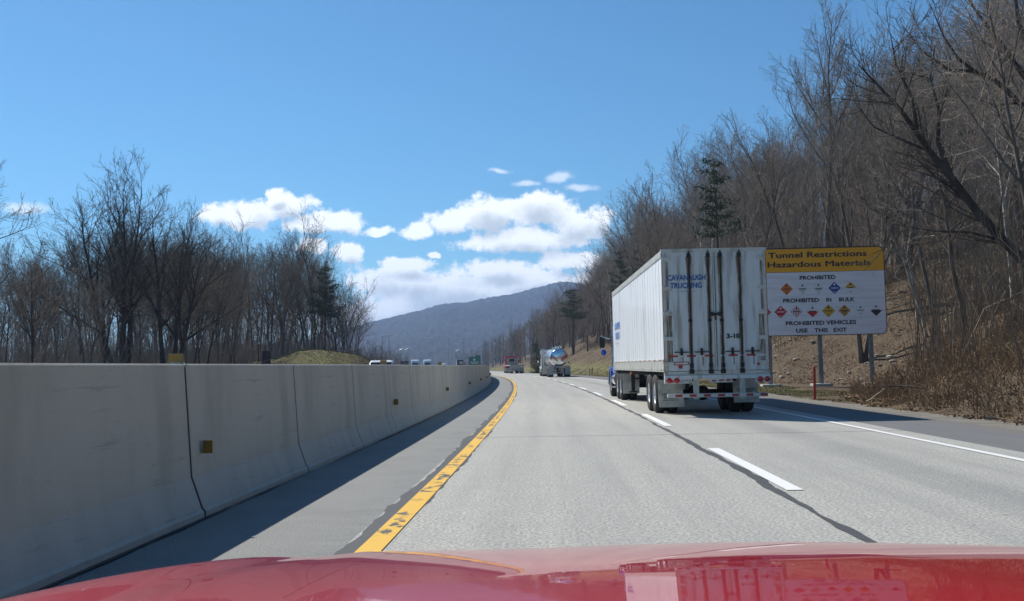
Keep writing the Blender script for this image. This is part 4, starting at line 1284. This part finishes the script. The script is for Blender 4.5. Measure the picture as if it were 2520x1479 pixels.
def tractor(parent, y0, paint, half=1.22, roof=3.35, r=.51, drive=(0.0, 1.3), steer=4.9, rim='chrome', back_col=None, stack='chrome', window=True, cab_y=2.6, nose=5.9, flap=True, tankc='chrome'):
    """conventional tractor; y0 = rear of frame, everything ahead of it"""
    mb = MB()
    for s in (-1, 1): mb.box((s * .43, y0 + nose / 2, .93), (.09, nose - .3, .24), .01)
    mb.box((0, y0 + .9, 1.10), (.9, .8, .08), .02); mb.build('tractor_frame', 'black_steel', parent)
    hw = half - .03
    cab = MB()
    rings = []
    y = y0 + cab_y
    for yy, zt, zb, w in ((y, roof - .12, 1.0, hw), (y + .06, roof, .95, hw), (y + .9, roof, .95, hw), (y + 1.35, roof - .10, .95, hw), (y + 1.95, roof - .85, .95, hw * .96)):
        rings.append([(-w, yy, zb), (w, yy, zb), (w, yy, zt - .22), (w - .06, yy, zt - .07), (w - .22, yy, zt), (-w + .22, yy, zt), (-w + .06, yy, zt - .07), (-w, yy, zt - .22)])
    cab.loft(rings, smooth=False)
    c = cab.build('cab', paint, parent)
    hb = MB()
    rings = []
    for yy, zt, zb, w in ((y + 1.96, 2.05, .95, .92), (y + 2.6, 1.95, .90, .88), (y0 + nose - .25, 1.72, .75, .80), (y0 + nose - .03, 1.55, .75, .74)):
        rings.append([(-w, yy, zb), (w, yy, zb), (w, yy, zt - .2), (w - .12, yy, zt - .03), (0, yy, zt + .04), (-w + .12, yy, zt - .03), (-w, yy, zt - .2)])
    hb.loft(rings, smooth=False)
    h = hb.build('hood', paint, parent)
    for s in (-1, 1):
        f = MB(); sy = y0 + steer; pts = []
        for k in range(9):
            a = math.pi * k / 8; pts.append((sy + .68 * math.cos(a), .60 + .62 * math.sin(a)))
        pts2 = [(sy + (p[0] - sy) * .86, .60 + (p[1] - .60) * .86) for p in pts[::-1]]
        f.prism(pts + pts2, s * .78, s * (half + .02), 'X'); f.build('front_fender', paint, parent)
        wheel(parent, s * (half - .14), y0 + steer, r, side=s, rim=rim)
        for d in drive: pass
        mb = MB(); mb.cyl((s * (half - .28), y0 + 2.95, .72), (s * (half - .28), y0 + 4.05, .72), .31, n=20); mb.build('fuel_tank', tankc, parent)
        mb = MB(); mb.box((s * (half - .10), y0 + 3.5, .42), (.22, 1.2, .05), .01).box((s * (half - .08), y0 + 3.5, .62), (.16, .9, .04), .01); mb.build('step', tankc, parent)
        mb = MB(); mb.cyl((s * (half + .02), y0 + cab_y + 1.55, 2.35), (s * (half + .36), y0 + cab_y + 1.75, 2.45), .016, n=6).cyl((s * (half + .36), y0 + cab_y + 1.75, 1.75), (s * (half + .36), y0 + cab_y + 1.75, 2.5), .016, n=6)
        mb.box((s * (half + .34), y0 + cab_y + 1.75, 2.22), (.20, .08, .46), .03, mi=1).sph((s * (half + .28), y0 + cab_y + 1.75, 1.80), .11, mi=2, sc=(1, .5, 1.2))
        mb.build('wing_mirror', ['chrome', 'black_steel', paint], parent)
        mb = MB(); mb.cyl((s * (half - .10), y0 + cab_y - .12, .95), (s * (half - .10), y0 + cab_y - .12, roof + .12), .065, n=14); mb.build('exhaust_stack', stack, parent)
        mb = MB(); mb.box((s * (hw + .003), y + .98, roof - .85), (.012, .75, .62), .02); mb.build('side_window', 'glass_dark', c)
        if flap:
            mb = MB(); mb.box((s * (half - .30), y0 - .32, .62), (.60, .012, .72), .003); mb.build('mud_flap', 'flap_white', parent)
    for d in drive:
        for s in (-1, 1):
            wheel(parent, s * (half - .13), y0 + .55 + d, r, side=s, rim=rim); wheel(parent, s * (half - .44), y0 + .55 + d, r, side=-s, rim='black_steel')
        mb = MB(); mb.cyl((-half + .3, y0 + .55 + d, r), (half - .3, y0 + .55 + d, r), .07, n=12).sph((0, y0 + .55 + d, r), .2); mb.build('axle', 'black_steel', parent)
    if back_col:
        mb = MB(); mb.box((.10, y - .012, (roof + .95) / 2), (2 * hw - .42, .02, roof - 1.60), .008); mb.build('cab_back', back_col, c)
    if window:
        mb = MB(); mb.box((.08, y - .026, roof - .75), (.95, .014, .55), .03); mb.build('rear_window', 'glass_dark', c)
    mb = MB(); mb.box((0, y + 1.70, roof - .48), (2 * hw - .35, .02, .78), .03, rot=(R(53 - 90 + 7), 0, 0)); mb.build('windscreen', 'glass_dark', c)
    mb = MB(); mb.box((0, y0 + nose + .08, .62), (2 * half, .16, .36), .04); mb.build('front_bumper', 'chrome', parent)
    mb = MB(); mb.box((0, y0 + nose - .01, 1.15), (1.15, .03, .68), .02); mb.build('grille', 'chrome', parent)
    for s in (-1, 1):
        mb = MB(); mb.sph((s * .68, y0 + nose - .03, 1.02), .12, sc=(1, .4, 1)); mb.build('headlight', 'rim_white', parent)


tractor(semi, LT - 2.6, 'cab_blue', half=1.245, roof=3.0, drive=(.0, 1.28), steer=5.0, cab_y=2.85, nose=6.1, rim='rim_white')

# ---- tanker truck
(px, py, pz), hd = place(113.0, 4.55)
tk = thing('tanker_truck', 'polished silver tanker trailer with red chevrons behind a white tractor', 'truck', (px, py, 0), hd)
n_ = 28; TL = 11.2
def ring(y, rx, rz, cz):
    return [(rx * math.cos(a) * (1.0 if abs(math.cos(a)) < .75 else .97), y, cz + rz * math.sin(a)) for a in [2 * math.pi * k / n_ for k in range(n_)]]
mb = MB(); mb.loft([ring(.02, .2, .15, 2.2), ring(.05, .85, .75, 2.2), ring(.12, 1.0, .93, 2.2), ring(.24, 1.03, .97, 2.2), ring(TL - .2, 1.03, .97, 2.28), ring(TL - .06, .9, .85, 2.28), ring(TL, .2, .2, 2.28)])
tank = mb.build('tank', 'tank_steel', tk)
mb = MB()
for y in (.9, 2.6, 4.3, 6.0, 7.7, 9.4): mb.loft([ring(y, 1.05, .99, 2.21), ring(y + .06, 1.05, .99, 2.21)], smooth=True)
mb.build('tank_band', 'chrome', tank)
for s in (-1, 1):
    for k, (dz, w) in enumerate(((0, .13), (-.21, .10))):
        mb = MB(); x0, z0, x1, z1 = s * .93, 2.50 + dz, s * .18, 1.98 + dz
        a = math.atan2(z1 - z0, x1 - x0); L = math.hypot(x1 - x0, z1 - z0)
        mb.box(((x0 + x1) / 2, .0, (z0 + z1) / 2), (L, .06, w), rot=(0, -a, 0)); mb.build('red_chevron', 'tape_red', tank)
mb = MB(); mb.box((0, .02, 2.72), (.50, .02, .03)).box((0, .01, 2.58), (.72, .02, .022)); mb.build('tank_marks', 'ink_blue', tank)
mb = MB(); mb.box((0, TL / 2, 3.20), (.55, TL - 1.2, .035), .01)
for y in np.arange(.9, TL - .7, 1.6): mb.cyl((-.3, float(y), 3.15), (-.3, float(y), 3.36), .015, n=6).cyl((.3, float(y), 3.15), (.3, float(y), 3.36), .015, n=6)
mb.build('catwalk', 'galv', tk)
mb = MB()
for y in (.7, 5.2, 8.5): mb.cyl((0, y, 3.12), (0, y, 3.38), .24, n=16).sph((0, y, 3.38), .2, sc=(1, 1, .5))
for s in (-1, 1): mb.sph((s * .28, .5, 3.32), .07)
mb.build('hatch', 'chrome', tk)
mb = MB(); mb.box((0, 1.3, 1.20), (2.0, 2.6, .12), .02).box((0, -.12, 1.18), (2.4, .10, .12), .01).box((-.45, 5.5, 1.15), (.1, 10, .16)).box((.45, 5.5, 1.15), (.1, 10, .16)); mb.build('chassis', 'galv', tk)
mb = MB()
for s in (-1, 1): mb.prism([(-.30 + s * .92, 1.10), (.30 + s * .92, 1.10), (.30 + s * .92, 1.16), (-.30 + s * .92, 1.16)], .0, 3.0, 'Y')
mb.build('wheel_guard', 'chrome', tk)
for s in (-1, 1):
    mb = MB(); mb.box((s * .93, .08, .70), (.62, .014, .86), .004); mb.build('mud_flap', 'cab_grey', tk)
    mb = MB(); mb.box((s * .98, -.18, 1.18), (.12, .05, .09), .01); mb.build('tail_lamp', 'lens_red', tk)
    mb = MB(); mb.box((s * 1.10 + .0, .6, 1.62), (.06, .38, .24), .01, rot=(0, 0, 0)); mb.build('red_placard', 'tape_red', tk)
mb = MB(); mb.box((0, .0, .52), (2.3, .10, .10), .01).box((-.42, .0, .82), (.1, .1, .6)).box((.42, .0, .82), (.1, .1, .6)); mb.build('underrun_guard', 'galv', tk)
for y in (.85, 2.1): duals(tk, y, 1.25, rim='chrome')
tractor(tk, TL - 1.3, 'cab_white', half=1.24, roof=3.30, drive=(0, 1.3), steer=5.3, cab_y=2.6, nose=6.3, back_col='cab_grey', window=False, stack='chrome')

# ---- red tractor with an empty flatbed
(px, py, pz), hd = place(182.0, 4.45)
fb_ = thing('flatbed_truck', 'red tractor pulling an empty flatbed trailer, farthest truck in the right lane', 'truck', (px, py, 0), hd)
mb = MB(); mb.box((0, 6.4, 1.52), (2.56, 12.8, .07), .01); mb.build('deck', 'deck_wood', fb_)
mb = MB()
for s in (-1, 1): mb.box((s * 1.26, 6.4, 1.42), (.06, 12.8, .16), .01).box((s * .45, 6.4, 1.2), (.10, 12.6, .42), .01)
mb.box((0, .03, 1.38), (2.56, .06, .22), .01); mb.build('chassis', 'cab_grey', fb_)
mb = MB(); mb.box((0, .04, 1.02), (1.15, .04, .62), .02); mb.build('rear_panel', 'cab_grey', fb_)
for s in (-1, 1):
    mb = MB(); mb.box((s * .95, -.02, 1.32), (.40, .04, .12), .01); mb.build('tail_lamp', 'lens_red', fb_)
    mb = MB(); mb.box((s * .93, .25, .72), (.6, .014, .8), .004); mb.build('mud_flap', 'cab_grey', fb_)
    for k in range(10):
        pass
mb = MB(); mb.box((0, .0, .55), (2.3, .08, .09), .01); mb.build('underrun_guard', 'flap_white', fb_)
for y in (1.1, 2.4): duals(fb_, y, 1.25)
tractor(fb_, 10.4, 'cab_red', half=1.24, roof=3.20, drive=(0, 1.3), steer=5.2, cab_y=2.75, nose=6.2, back_col='cab_grey', window=True, stack='cab_red')

# ---- traffic beyond the barrier
def van(x, y, rz, label):
    """front view of a white van; local -y is its front"""
    t = thing('van', label, 'van', (x, y, 0), rz)
    rings = []
    for yy, zt, zb, w in ((-2.35, .85, .45, .86), (-2.25, 1.02, .35, .93), (-1.35, 1.20, .33, .95), (-.65, 1.80, .33, .95), (-.3, 1.93, .33, .95), (2.1, 1.93, .33, .95), (2.35, 1.80, .4, .93)):
        b = min(1.15, zt - .05); k = max(0, (zt - 1.15)) * .17
        rings.append([(-w, yy, zb), (w, yy, zb), (w, yy, b), (w - k - .03, yy, zt - .06), (w - k - .14, yy, zt), (-w + k + .14, yy, zt), (-w + k + .03, yy, zt - .06), (-w, yy, b)])
    mb = MB(); mb.loft(rings, smooth=False); mb.build('body', 'cab_white', t)
    mb = MB(); mb.box((0, -1.03, 1.49), (1.52, .02, .86), .03, rot=(R(-49.5), 0, 0)); mb.build('windscreen', 'glass_dark', t)
    for s in (-1, 1):
        mb = MB(); mb.box((s * .885, .7, 1.50), (.02, 2.4, .46), .02, rot=(0, s * R(-9.5), 0)); mb.build('side_window', 'glass_dark', t)
        mb = MB(); mb.box((s * 1.05, -.95, 1.25), (.18, .1, .2), .04); mb.build('wing_mirror', 'cab_white', t)
        mb = MB(); mb.sph((s * .72, -2.28, .78), .12, sc=(1.2, .4, .8)); mb.build('headlight', 'rim_white', t)
        for yy in (-1.5, 1.5): wheel(t, s * .83, yy, .34, .2, side=s, rim='galv')
    mb = MB(); mb.box((-.62, .9, 1.975), (.05, 2.1, .05), .01).box((.62, .9, 1.975), (.05, 2.1, .05), .01); mb.build('roof_rail', 'black_steel', t)
    return t


van(-12.7, 73.5, R(6), 'white passenger van driving beyond the barrier, only its roof and windows showing')


def box_truck(x, y, rz, label, L=12, H=4.1, W=2.5, side='cab_white', rear='black_steel', cab='cab_white', toward=False):
    t = thing('box_truck', label, 'truck', (x, y, 0), rz)
    mb = MB(); mb.box((0, L / 2, (H + 1.1) / 2), (W, L, H - 1.1), .03); mb.build('cargo_box', side, t)
    mb = MB(); mb.box((0, -.015, (H + 1.1) / 2), (W - .12, .03, H - 1.25), .01); mb.build('rear_door', rear, t)
    mb = MB(); mb.box((0, L + 1.3, 1.75), (W - .1, 2.0, 2.2), .12); mb.build('cab', cab, t)
    mb = MB(); mb.box((0, L + 2.31, 2.15), (W - .5, .02, .9), .03); mb.build('windscreen', 'glass_dark', t)
    for s in (-1, 1):
        for yy in (1.2, 2.5, L + 1.3): wheel(t, s * (W / 2 - .15), yy, .5, side=s)
    return t


bt = box_truck(-34.0, 360, R(7), 'distant box truck with a white sunlit side and dark rear, left of the green sign')
mb = MB(); mb.box((.35, -.04, 2.9), (1.2, .02, .9)); mb.build('rear_marking', 'cab_grey', bt)
box_truck(-49.5, 330, R(6), 'distant dark box truck beyond the barrier beside the lamp poles', side='black_steel', rear='black_steel', cab='black_steel', L=8, H=3.7)


def cabover(x, y, rz, label, sc=1.0, group=None):
    """oncoming white lorry seen from the front (front = -y)"""
    t = thing('oncoming_truck', label, 'truck', (x, y, 0), rz, group)
    t.scale = (sc,) * 3
    mb = MB(); rings = []
    for yy, zt, zb, w in ((0, 1.6, .5, .8), (.1, 1.75, .5, .95), (1.3, 2.0, .6, 1.05), (1.35, 2.1, .6, 1.2), (2.0, 3.0, .7, 1.2), (2.5, 3.7, .7, 1.2), (4.4, 3.9, .7, 1.2)):
        rings.append([(-w, yy, zb), (w, yy, zb), (w, yy, zt - .2), (w - .2, yy, zt), (-w + .2, yy, zt), (-w, yy, zt - .2)])
    mb.loft(rings, smooth=False); mb.build('cab', 'cab_white', t)
    mb = MB(); mb.box((0, 1.66, 2.62), (1.95, .03, .85), .02, rot=(R(-36), 0, 0)); mb.build('windscreen', 'glass_dark', t)
    mb = MB(); mb.box((0, -.02, 1.1), (1.1, .04, .8), .02); mb.build('grille', 'chrome', t)
    mb = MB(); mb.box((0, 9, 2.55), (2.5, 8.6, 2.9), .03); mb.build('cargo_box', 'cab_white', t)
    for s in (-1, 1):
        mb = MB(); mb.box((s * 1.38, 1.7, 2.4), (.18, .1, .6), .03); mb.build('wing_mirror', 'black_steel', t)
        for yy in (1.0, 5.6, 11.8): wheel(t, s * 1.05, yy, .5, side=s)
    return t


cabover(-44.6, 320, R(8), 'left one of two distant white trucks coming on beyond the barrier')
cabover(-41.4, 326, R(8), 'right one of two distant white trucks coming on beyond the barrier')
cabover(-52.0, 470, R(8), 'tiny white truck far off, just left of the distant sunlit box truck', .8)
cabover(-59.5, 468, R(8), 'tiny pale truck far off, just right of the two white oncoming trucks', .7)


# ------------------------------------------------------------------ signs, posts, lamps
mat('sign_white', (0.80, 0.78, 0.84), .5, var=(1.2, (0.70, 0.69, 0.74), .45, .6, (.3, 1, 4)))
mat('sign_yellow', (0.86, 0.39, 0.010), .5)
mat('sign_back', (0.35, 0.36, 0.37), .5, .4)
mat('sign_black', (0.022, 0.022, 0.026), .5)
mat('sign_orange', (0.62, 0.17, 0.02), .5)
mat('sign_blue', (0.03, 0.08, 0.35), .5)
mat('sign_red', (0.50, 0.03, 0.035), .5)
mat('sign_gold', (0.62, 0.36, 0.02), .5)
mat('sign_bronze', (0.50, 0.26, 0.03), .5)
mat('sign_face', (0.72, 0.72, 0.74), .5)
mat('sign_green', (0.01, 0.14, 0.10), .5)
mat('post_grey', (0.17, 0.19, 0.21), .6, .3, var=(2, (0.26, 0.28, 0.30), .4, .7))
SX, SY = 14.55, 56.0
SW, SH = 7.15, 4.85
zb = 2.68
hz = thing('hazard_sign', 'large yellow and white tunnel restrictions sign on three posts beside the road', 'sign', (SX, SY, 0), R(-1.2))


def rrect(w, h, r, n=5, corners=(1, 1, 1, 1)):
    p = []
    for (cx, cy, a0), on in zip(((w / 2 - r, h / 2 - r, 0), (-w / 2 + r, h / 2 - r, 90), (-w / 2 + r, -h / 2 + r, 180), (w / 2 - r, -h / 2 + r, 270)), corners):
        if on:
            for k in range(n + 1):
                a = R(a0 + 90 * k / n); p.append((cx + r * math.cos(a), cy + r * math.sin(a)))
        else: p.append((cx + r * (1 if a0 in (0, 270) else -1), cy + r * (1 if a0 in (0, 90) else -1)))
    return p


zc = zb + SH / 2
mb = MB(); mb.prism([(u, v + zc) for u, v in rrect(SW, SH, .32)], 0, .05, 'Y'); panel = mb.build('sign_panel', 'sign_black', hz)
hh = 1.32
mb = MB(); mb.prism([(u, v + zb + SH - hh / 2 - .04) for u, v in rrect(SW - .08, hh - .04, .28, corners=(1, 1, 0, 0))], -.006, -.001, 'Y'); mb.build('yellow_header', 'sign_yellow', panel)
hb_ = SH - hh - .08
mb = MB(); mb.prism([(u, v + zb + .04 + hb_ / 2) for u, v in rrect(SW - .08, hb_, .28, corners=(0, 0, 1, 1))], -.006, -.001, 'Y'); mb.build('white_panel', 'sign_white', panel)


def sgn(x, y): return x, zb + y


def stext(s, cx, cz, cap, width, m_='sign_black', nm='sign_lettering', bold=.006):
    return text(nm, s, cap / .72, (cx, -.010, zb + cz), FACE_BACK, m_, panel, width=width, ext=.002, fat=bold * 4)


cxo = -.02
stext('Tunnel Restrictions', -.02, 4.44, .31, 5.35, bold=.003)
stext('Hazardous Materials', .04, 3.92, .31, 5.60, bold=.003)
stext('PROHIBITED', -.06, 3.17, .215, 1.95, bold=.0028)
for w_, x_, l_ in (('PROHIBITED', -1.0, 1.95), ('IN', .50, .28), ('BULK', 1.46, .84)): stext(w_, x_, 1.93, .215, l_, bold=.0028)
stext('PROHIBITED VEHICLES', 0.02, .68, .215, 3.80, bold=.0028)
for w_, x_, l_ in (('USE', -1.02, .64), ('THIS', .03, .74), ('EXIT', 1.04, .72)): stext(w_, x_, .27, .215, l_, bold=.0028)


def diamond(cx, cz, r, base, mark, half=None, top=None, stripes=None):
    d = []
    mb = MB(); y = -.009
    z = zb + cz
    mb.prism([(cx, z + r), (cx + r, z), (cx, z - r), (cx - r, z)], y - .002, y, 'Y')
    o = mb.build('hazard_diamond', base, panel)
    mb = MB(); y2 = y - .004; did = False
    if half: mb.prism([(cx + r * .97, z - .02), (cx, z - r * .97), (cx - r * .97, z - .02)], y2 - .002, y2, 'Y'); did = True
    if top: mb.prism([(cx, z + r * .97), (cx + r * .97, z), (cx - r * .97, z)], y2 - .002, y2, 'Y'); did = True
    if stripes:
        for k in (-3, -2, -1, 0, 1, 2, 3):
            xx = k * r * .26; hh_ = r - abs(xx) - .01
            mb.box((cx + xx, y2, z), (r * .12, .002, 2 * hh_))
        did = True
    if did: mb.build('diamond_field', half or top or stripes, o)
    else: mb.bm.free()
    mb = MB(); y3 = y - .008
    mb.box((cx, y3, z), (r * 1.15, .002, r * .13)).box((cx, y3, z - r * .22 if mark[1] else z + .0001), (r * .8 if mark[1] else r * .9, .0022, r * .10)).box((cx, y3, z - r * .66), (r * .14, .002, r * .20))
    mb.prism([(cx, z + r * .78), (cx + r * .17, z + r * .50), (cx, z + r * .36), (cx - r * .17, z + r * .50)], y3 - .002, y3, 'Y')
    mb.build('diamond_mark', mark[0], o)


yA, yB = 2.58, 1.33
for k, a in enumerate([('sign_orange', ('sign_black', 0)), ('sign_face', ('sign_black', 1)), ('sign_face', ('sign_black', 1)), ('sign_blue', ('sign_face', 0)), ('sign_face', ('sign_black', 0))]):
    diamond(-1.76 + k * .865, yA, .34, a[0], a[1], top='sign_gold' if k == 4 else None)
for k in range(8):
    x = -2.98 + k * .86
    if k == 0: diamond(x, yB, .34, 'sign_red', ('sign_face', 0))
    if k == 1: diamond(x, yB, .35, 'sign_red', ('sign_face', 0))
    if k == 2: diamond(x, yB, .34, 'sign_face', ('sign_black', 0), stripes='sign_red')
    if k == 3: diamond(x, yB, .34, 'sign_face', ('sign_black', 0), half='sign_red')
    if k == 4: diamond(x, yB, .36, 'sign_gold', ('sign_black', 0))
    if k == 5: diamond(x, yB, .33, 'sign_bronze', ('sign_black', 1))
    if k == 6: diamond(x, yB, .30, 'sign_face', ('sign_black', 0))
    if k == 7: diamond(x - .02, yB, .34, 'sign_face', ('sign_black', 0), half='sign_black')
for k in range(3):
    x = -2.74 + k * 2.74
    mb = MB(); mb.box((x, .17, 3.4), (.20, .012, 7.2)).box((x, .27, 3.4), (.02, .19, 7.2)).box((x, .37, 3.4), (.20, .012, 7.2)); mb.build('post', 'post_grey', hz)
    mb = MB(); mb.box((x, .27, -.02), (1.05, .9, .14), .03); mb.build('footing', 'barrier_concrete', hz)
for z in (.6, 1.8, 3.0, 4.2): mb = MB(); mb.box((0, .11, zb + z), (6.6, .08, .07)); mb.build('rail', 'galv', hz)


def marker(x, y, m_, label, h=1.2, r=.035, tilt=(0, 0), name='marker_post', w=None):
    t = thing(name, label, 'post', (x, y, float(gz(x, y)))); t.rotation_euler = (tilt[0], tilt[1], 0)
    mb = MB()
    if w: mb.box((0, 0, h / 2 - .1), (w, .03, h + .2), .004)
    else: mb.cyl((0, 0, -.2), (0, 0, h), r, n=10).sph((0, 0, h), r)
    mb.build('post', m_, t)


mat('post_red', (0.36, 0.045, 0.03), .6)
marker(9.0, 35.8, 'post_red', 'thin rusty-red marker post standing alone at the shoulder edge in front of the sign', 1.15, .045, (0, R(1.5)))
for k, (x, y, h, m_) in enumerate(((4.85, 120, .95, 'bark'), (5.15, 122, .95, 'bark_pale'), (5.9, 98, .85, 'bark_pale'))):
    marker(float(xc(y)) + 8.95, y, m_, ('short brown wooden stake at the bank foot beside the tanker', 'second wooden stake at the bank foot beside the tanker', 'short pale stake in the green grass right of the tanker')[k], h, .05, (0, R((4, -2, 3)[k])), 'wooden_stake')

# green exit sign far off beyond the curve
gs = thing('exit_sign', 'distant green exit sign with a small raised tab', 'sign', (-24.0, 300, 0), R(5))
mb = MB(); mb.box((0, 0, 3.1), (3.5, .08, 2.4), .03).box((1.0, 0, 4.55), (1.4, .08, .5), .02); g_ = mb.build('sign_panel', 'sign_green', gs)
mb = MB(); mb.box((-.1, -.05, 3.45), (.5, .01, .55)).box((0, -.05, 2.75), (2.6, .01, .12)).box((0, -.05, 2.4), (2.2, .01, .12)); mb.build('sign_marks', 'sign_face', g_)
for s in (-1, 1):
    mb = MB(); mb.box((s * 1.2, .1, 1.0), (.15, .12, 3.4)); mb.build('post', 'post_grey', gs)


def lamp(x, y, H, arm, label, group=None, rz=0.0):
    t = thing('street_lamp', label, 'street lamp', (x, y, 0), rz, group)
    mb = MB(); mb.cyl((0, 0, 0), (0, 0, H), .11, .06, 8); mb.build('pole', 'galv', t)
    mb = MB(); mb.cyl((0, 0, H), (arm, 0, H + .6), .05, .04, 6); mb.build('arm', 'galv', t)
    mb = MB(); mb.box((arm + .3, 0, H + .62), (.9, .3, .14), .05); mb.build('lamp_head', 'rim_white', t)


lamp(-53.0, 342, 7.5, 1.2, 'left one of the paired distant lamp poles beyond the barrier')
lamp(-51.0, 340, 7.5, 1.4, 'right one of the paired distant lamp poles beyond the barrier')
lamp(-36.0, 350, 7.6, -1.6, 'left one of two distant lamp poles in front of the hillside wood')
lamp(-34.6, 351, 7.0, 1.2, 'right one of two distant lamp poles in front of the hillside wood')


def mast(x, y, H, label, big=1.0):
    t = thing('high_mast_lamp', label, 'high mast lamp', (x, y, 0), 0)
    mb = MB(); mb.cyl((0, 0, 0), (0, 0, H), .35, .15, 8); mb.build('mast', 'galv', t)
    mb = MB(); mb.lathe([(H - .3, 1.1), (H, 1.3), (H + .1, .3)], (0, 0, 0), 'Z', 12)
    for k in range(6):
        a = k * math.pi / 3; mb.box((1.5 * math.cos(a) * big, 1.5 * math.sin(a) * big, H - .25), (.9 * big, .9 * big, .5 * big), .1)
    mb.build('lamp_cluster', 'rim_white', t)


mast(-103, 600, 21.0, 'left one of the paired high mast lamps against the mountain')
mast(-104 + 4.8, 600, 21.6, 'right one of the paired high mast lamps against the mountain')
mast(-63.6, 700, 22.0, 'single bright high mast lamp right of centre against the mountain')
mast(-110.5, 905, 28.5, 'tiny high mast lamp against the middle of the mountain', .8)
mast(-96, 905, 28.5, 'tiny high mast lamp just left of the single bright one', .7)

# ------------------------------------------------------------------ the red car we look out of
def paint_mat():
    m = bpy.data.materials.new('car_red'); m.use_nodes = True
    t = m.node_tree; b = t.nodes['Principled BSDF']
    b.inputs['Base Color'].default_value = (0.44, 0.005, 0.010, 1); b.inputs['Roughness'].default_value = .4; b.inputs['Specular IOR Level'].default_value = .15
    b.inputs['Coat Weight'].default_value = .85; b.inputs['Coat Roughness'].default_value = 0.02; b.inputs['Coat IOR'].default_value = 1.42
    tcn = t.nodes.new('ShaderNodeTexCoord'); v = S(t, tcn.outputs['Object'])
    n = noise(t, v, 3.0, 3, .5); bn = t.nodes.new('ShaderNodeBump'); bn.inputs['Strength'].default_value = .03; bn.inputs['Distance'].default_value = .01
    t.links.new(n.k, bn.inputs['Height']); t.links.new(bn.outputs[0], b.inputs['Coat Normal'])
    MATS['car_red'] = m


paint_mat()
ZF = ([-1.2, -.60, -.52, -.446, -.322, -.101, .02, .159, .323, .452, .704, .959, 1.15, 1.4], [.960, .947, .9375, .9395, .9356, .9317, .9332, .935, .9364, .9367, .9325, .9276, .915, .89])
CL, CR, CC = -.70, 1.30, .33


def dfront(x): return 2.2 - .12 * (x - .35) ** 2 - 3.2 * max(0, abs(x - CC) - .86) ** 2


def hood_z(x, y):
    q = dfront(x) - y; z = float(np.interp(x, *ZF)) + 0.0
    if q >= 0: z += .178 * q - .0415 * q * q
    else: z += .178 * q - 1.6 * q * q - 9 * abs(q) ** 3
    e = min(x - CL, CR - x)
    if e < .08: z -= (.08 - e) ** 2 * 5 + max(0, .03 - e) ** 2 * 50
    # crease of the raised centre panel, running outward towards the nose
    cx_ = -.30 - .15 * min(max((y - 1.0) / 1.2, 0), 1)
    k = min(max((x - cx_ + .05) / .10, 0), 1); z += .007 * (k * k * (3 - 2 * k)) - .007
    cx_ = .93 + .10 * min(max((y - 1.0) / 1.2, 0), 1)
    k = min(max((x - cx_ + .05) / .10, 0), 1); z -= .006 * (k * k * (3 - 2 * k))
    return z


car = thing('red_car', 'glossy red bonnet of the car the picture is taken from, along the bottom', 'car', (0, 0, 0))


def sheet(name, xa, xb, ya, yb, nx, ny, m_, frontrel=True, parent=car):
    V = []; xs = np.linspace(xa, xb, nx)
    for x in xs:
        ye = dfront(x) + yb if frontrel else yb
        for y in np.linspace(ya, ye, ny): V.append((x, y, hood_z(x, y)))
    i = np.arange(nx * ny).reshape(nx, ny)
    F = np.stack([i[:-1, :-1], i[1:, :-1], i[1:, 1:], i[:-1, 1:]], -1).reshape(-1, 4)
    o = link(name, np_mesh(name, V, F, True), parent, [m_])
    return o


sheet('bonnet', -.30, .92, .55, .17, 60, 70, 'car_red')
sheet('fender', CL, -.3008, .20, .17, 24, 70, 'car_red')
sheet('fender', .9208, CR, .20, .17, 24, 70, 'car_red')
# nose, sides, wheels
mb = MB(); rings = []
for z, dy in ((0, 0), (-.12, .035), (-.28, .05), (-.50, .045), (-.66, 0)):
    rg = []
    for x in np.linspace(CL + .012, CR - .012, 25):
        rg.append((x, dfront(x) + .165 + dy, hood_z(x, dfront(x) + .17) + z + (.0 if z > -.01 else (hood_z(CC, dfront(CC) + .17) - hood_z(x, dfront(x) + .17)) * .8)))
    rings.append(rg)
mb.loft(rings, closed=False, caps=False); mb.build('front_bumper', 'car_red', car)
mb = MB(); mb.box((CC, 2.41, .50), (.9, .04, .16), .02); mb.build('grille', 'black_steel', car)
for s in (-1, 1):
    mb = MB(); mb.sph((CC + s * .68, 2.17, .66), .14, sc=(1.3, .7, .6)); mb.build('headlight', 'rim_white', car)
    x = CL + .01 if s < 0 else CR - .01
    mb = MB(); pts = []
    ztop = [(yy, hood_z(x, yy) - .005) for yy in np.linspace(.2, 2.15, 14)]
    arch = [(1.45 + .40 * math.cos(a), .36 + .40 * math.sin(a)) for a in np.linspace(0, math.pi, 12)]
    poly = ztop + [(2.24, .62), (2.2, .30)] + [(p[0], max(p[1], .30)) for p in arch] + [(.2, .25)]
    mb.prism(poly, x, x + (-.012 if s < 0 else .012), 'X'); mb.build('side_panel', 'car_red', car)
    wheel(car, x - s * .13, 1.45, .34, .21, side=s, rim='chrome')

# ------------------------------------------------------------------ haze
hm = bpy.data.materials.new('haze'); hm.use_nodes = True
t = hm.node_tree; t.nodes.clear()
pv = t.nodes.new('ShaderNodeVolumePrincipled'); pv.inputs['Color'].default_value = (0.42, 0.62, 1.0, 1)
pv.inputs['Density'].default_value = 0.00021; pv.inputs['Anisotropy'].default_value = 0.3
oo = t.nodes.new('ShaderNodeOutputMaterial'); t.links.new(pv.outputs[0], oo.inputs['Volume'])
MATS['haze'] = hm
mb = MB(); mb.box((0, 2400, 142), (7600, 5000, 296)); tag(mb.build('haze', 'haze'), kind='stuff')
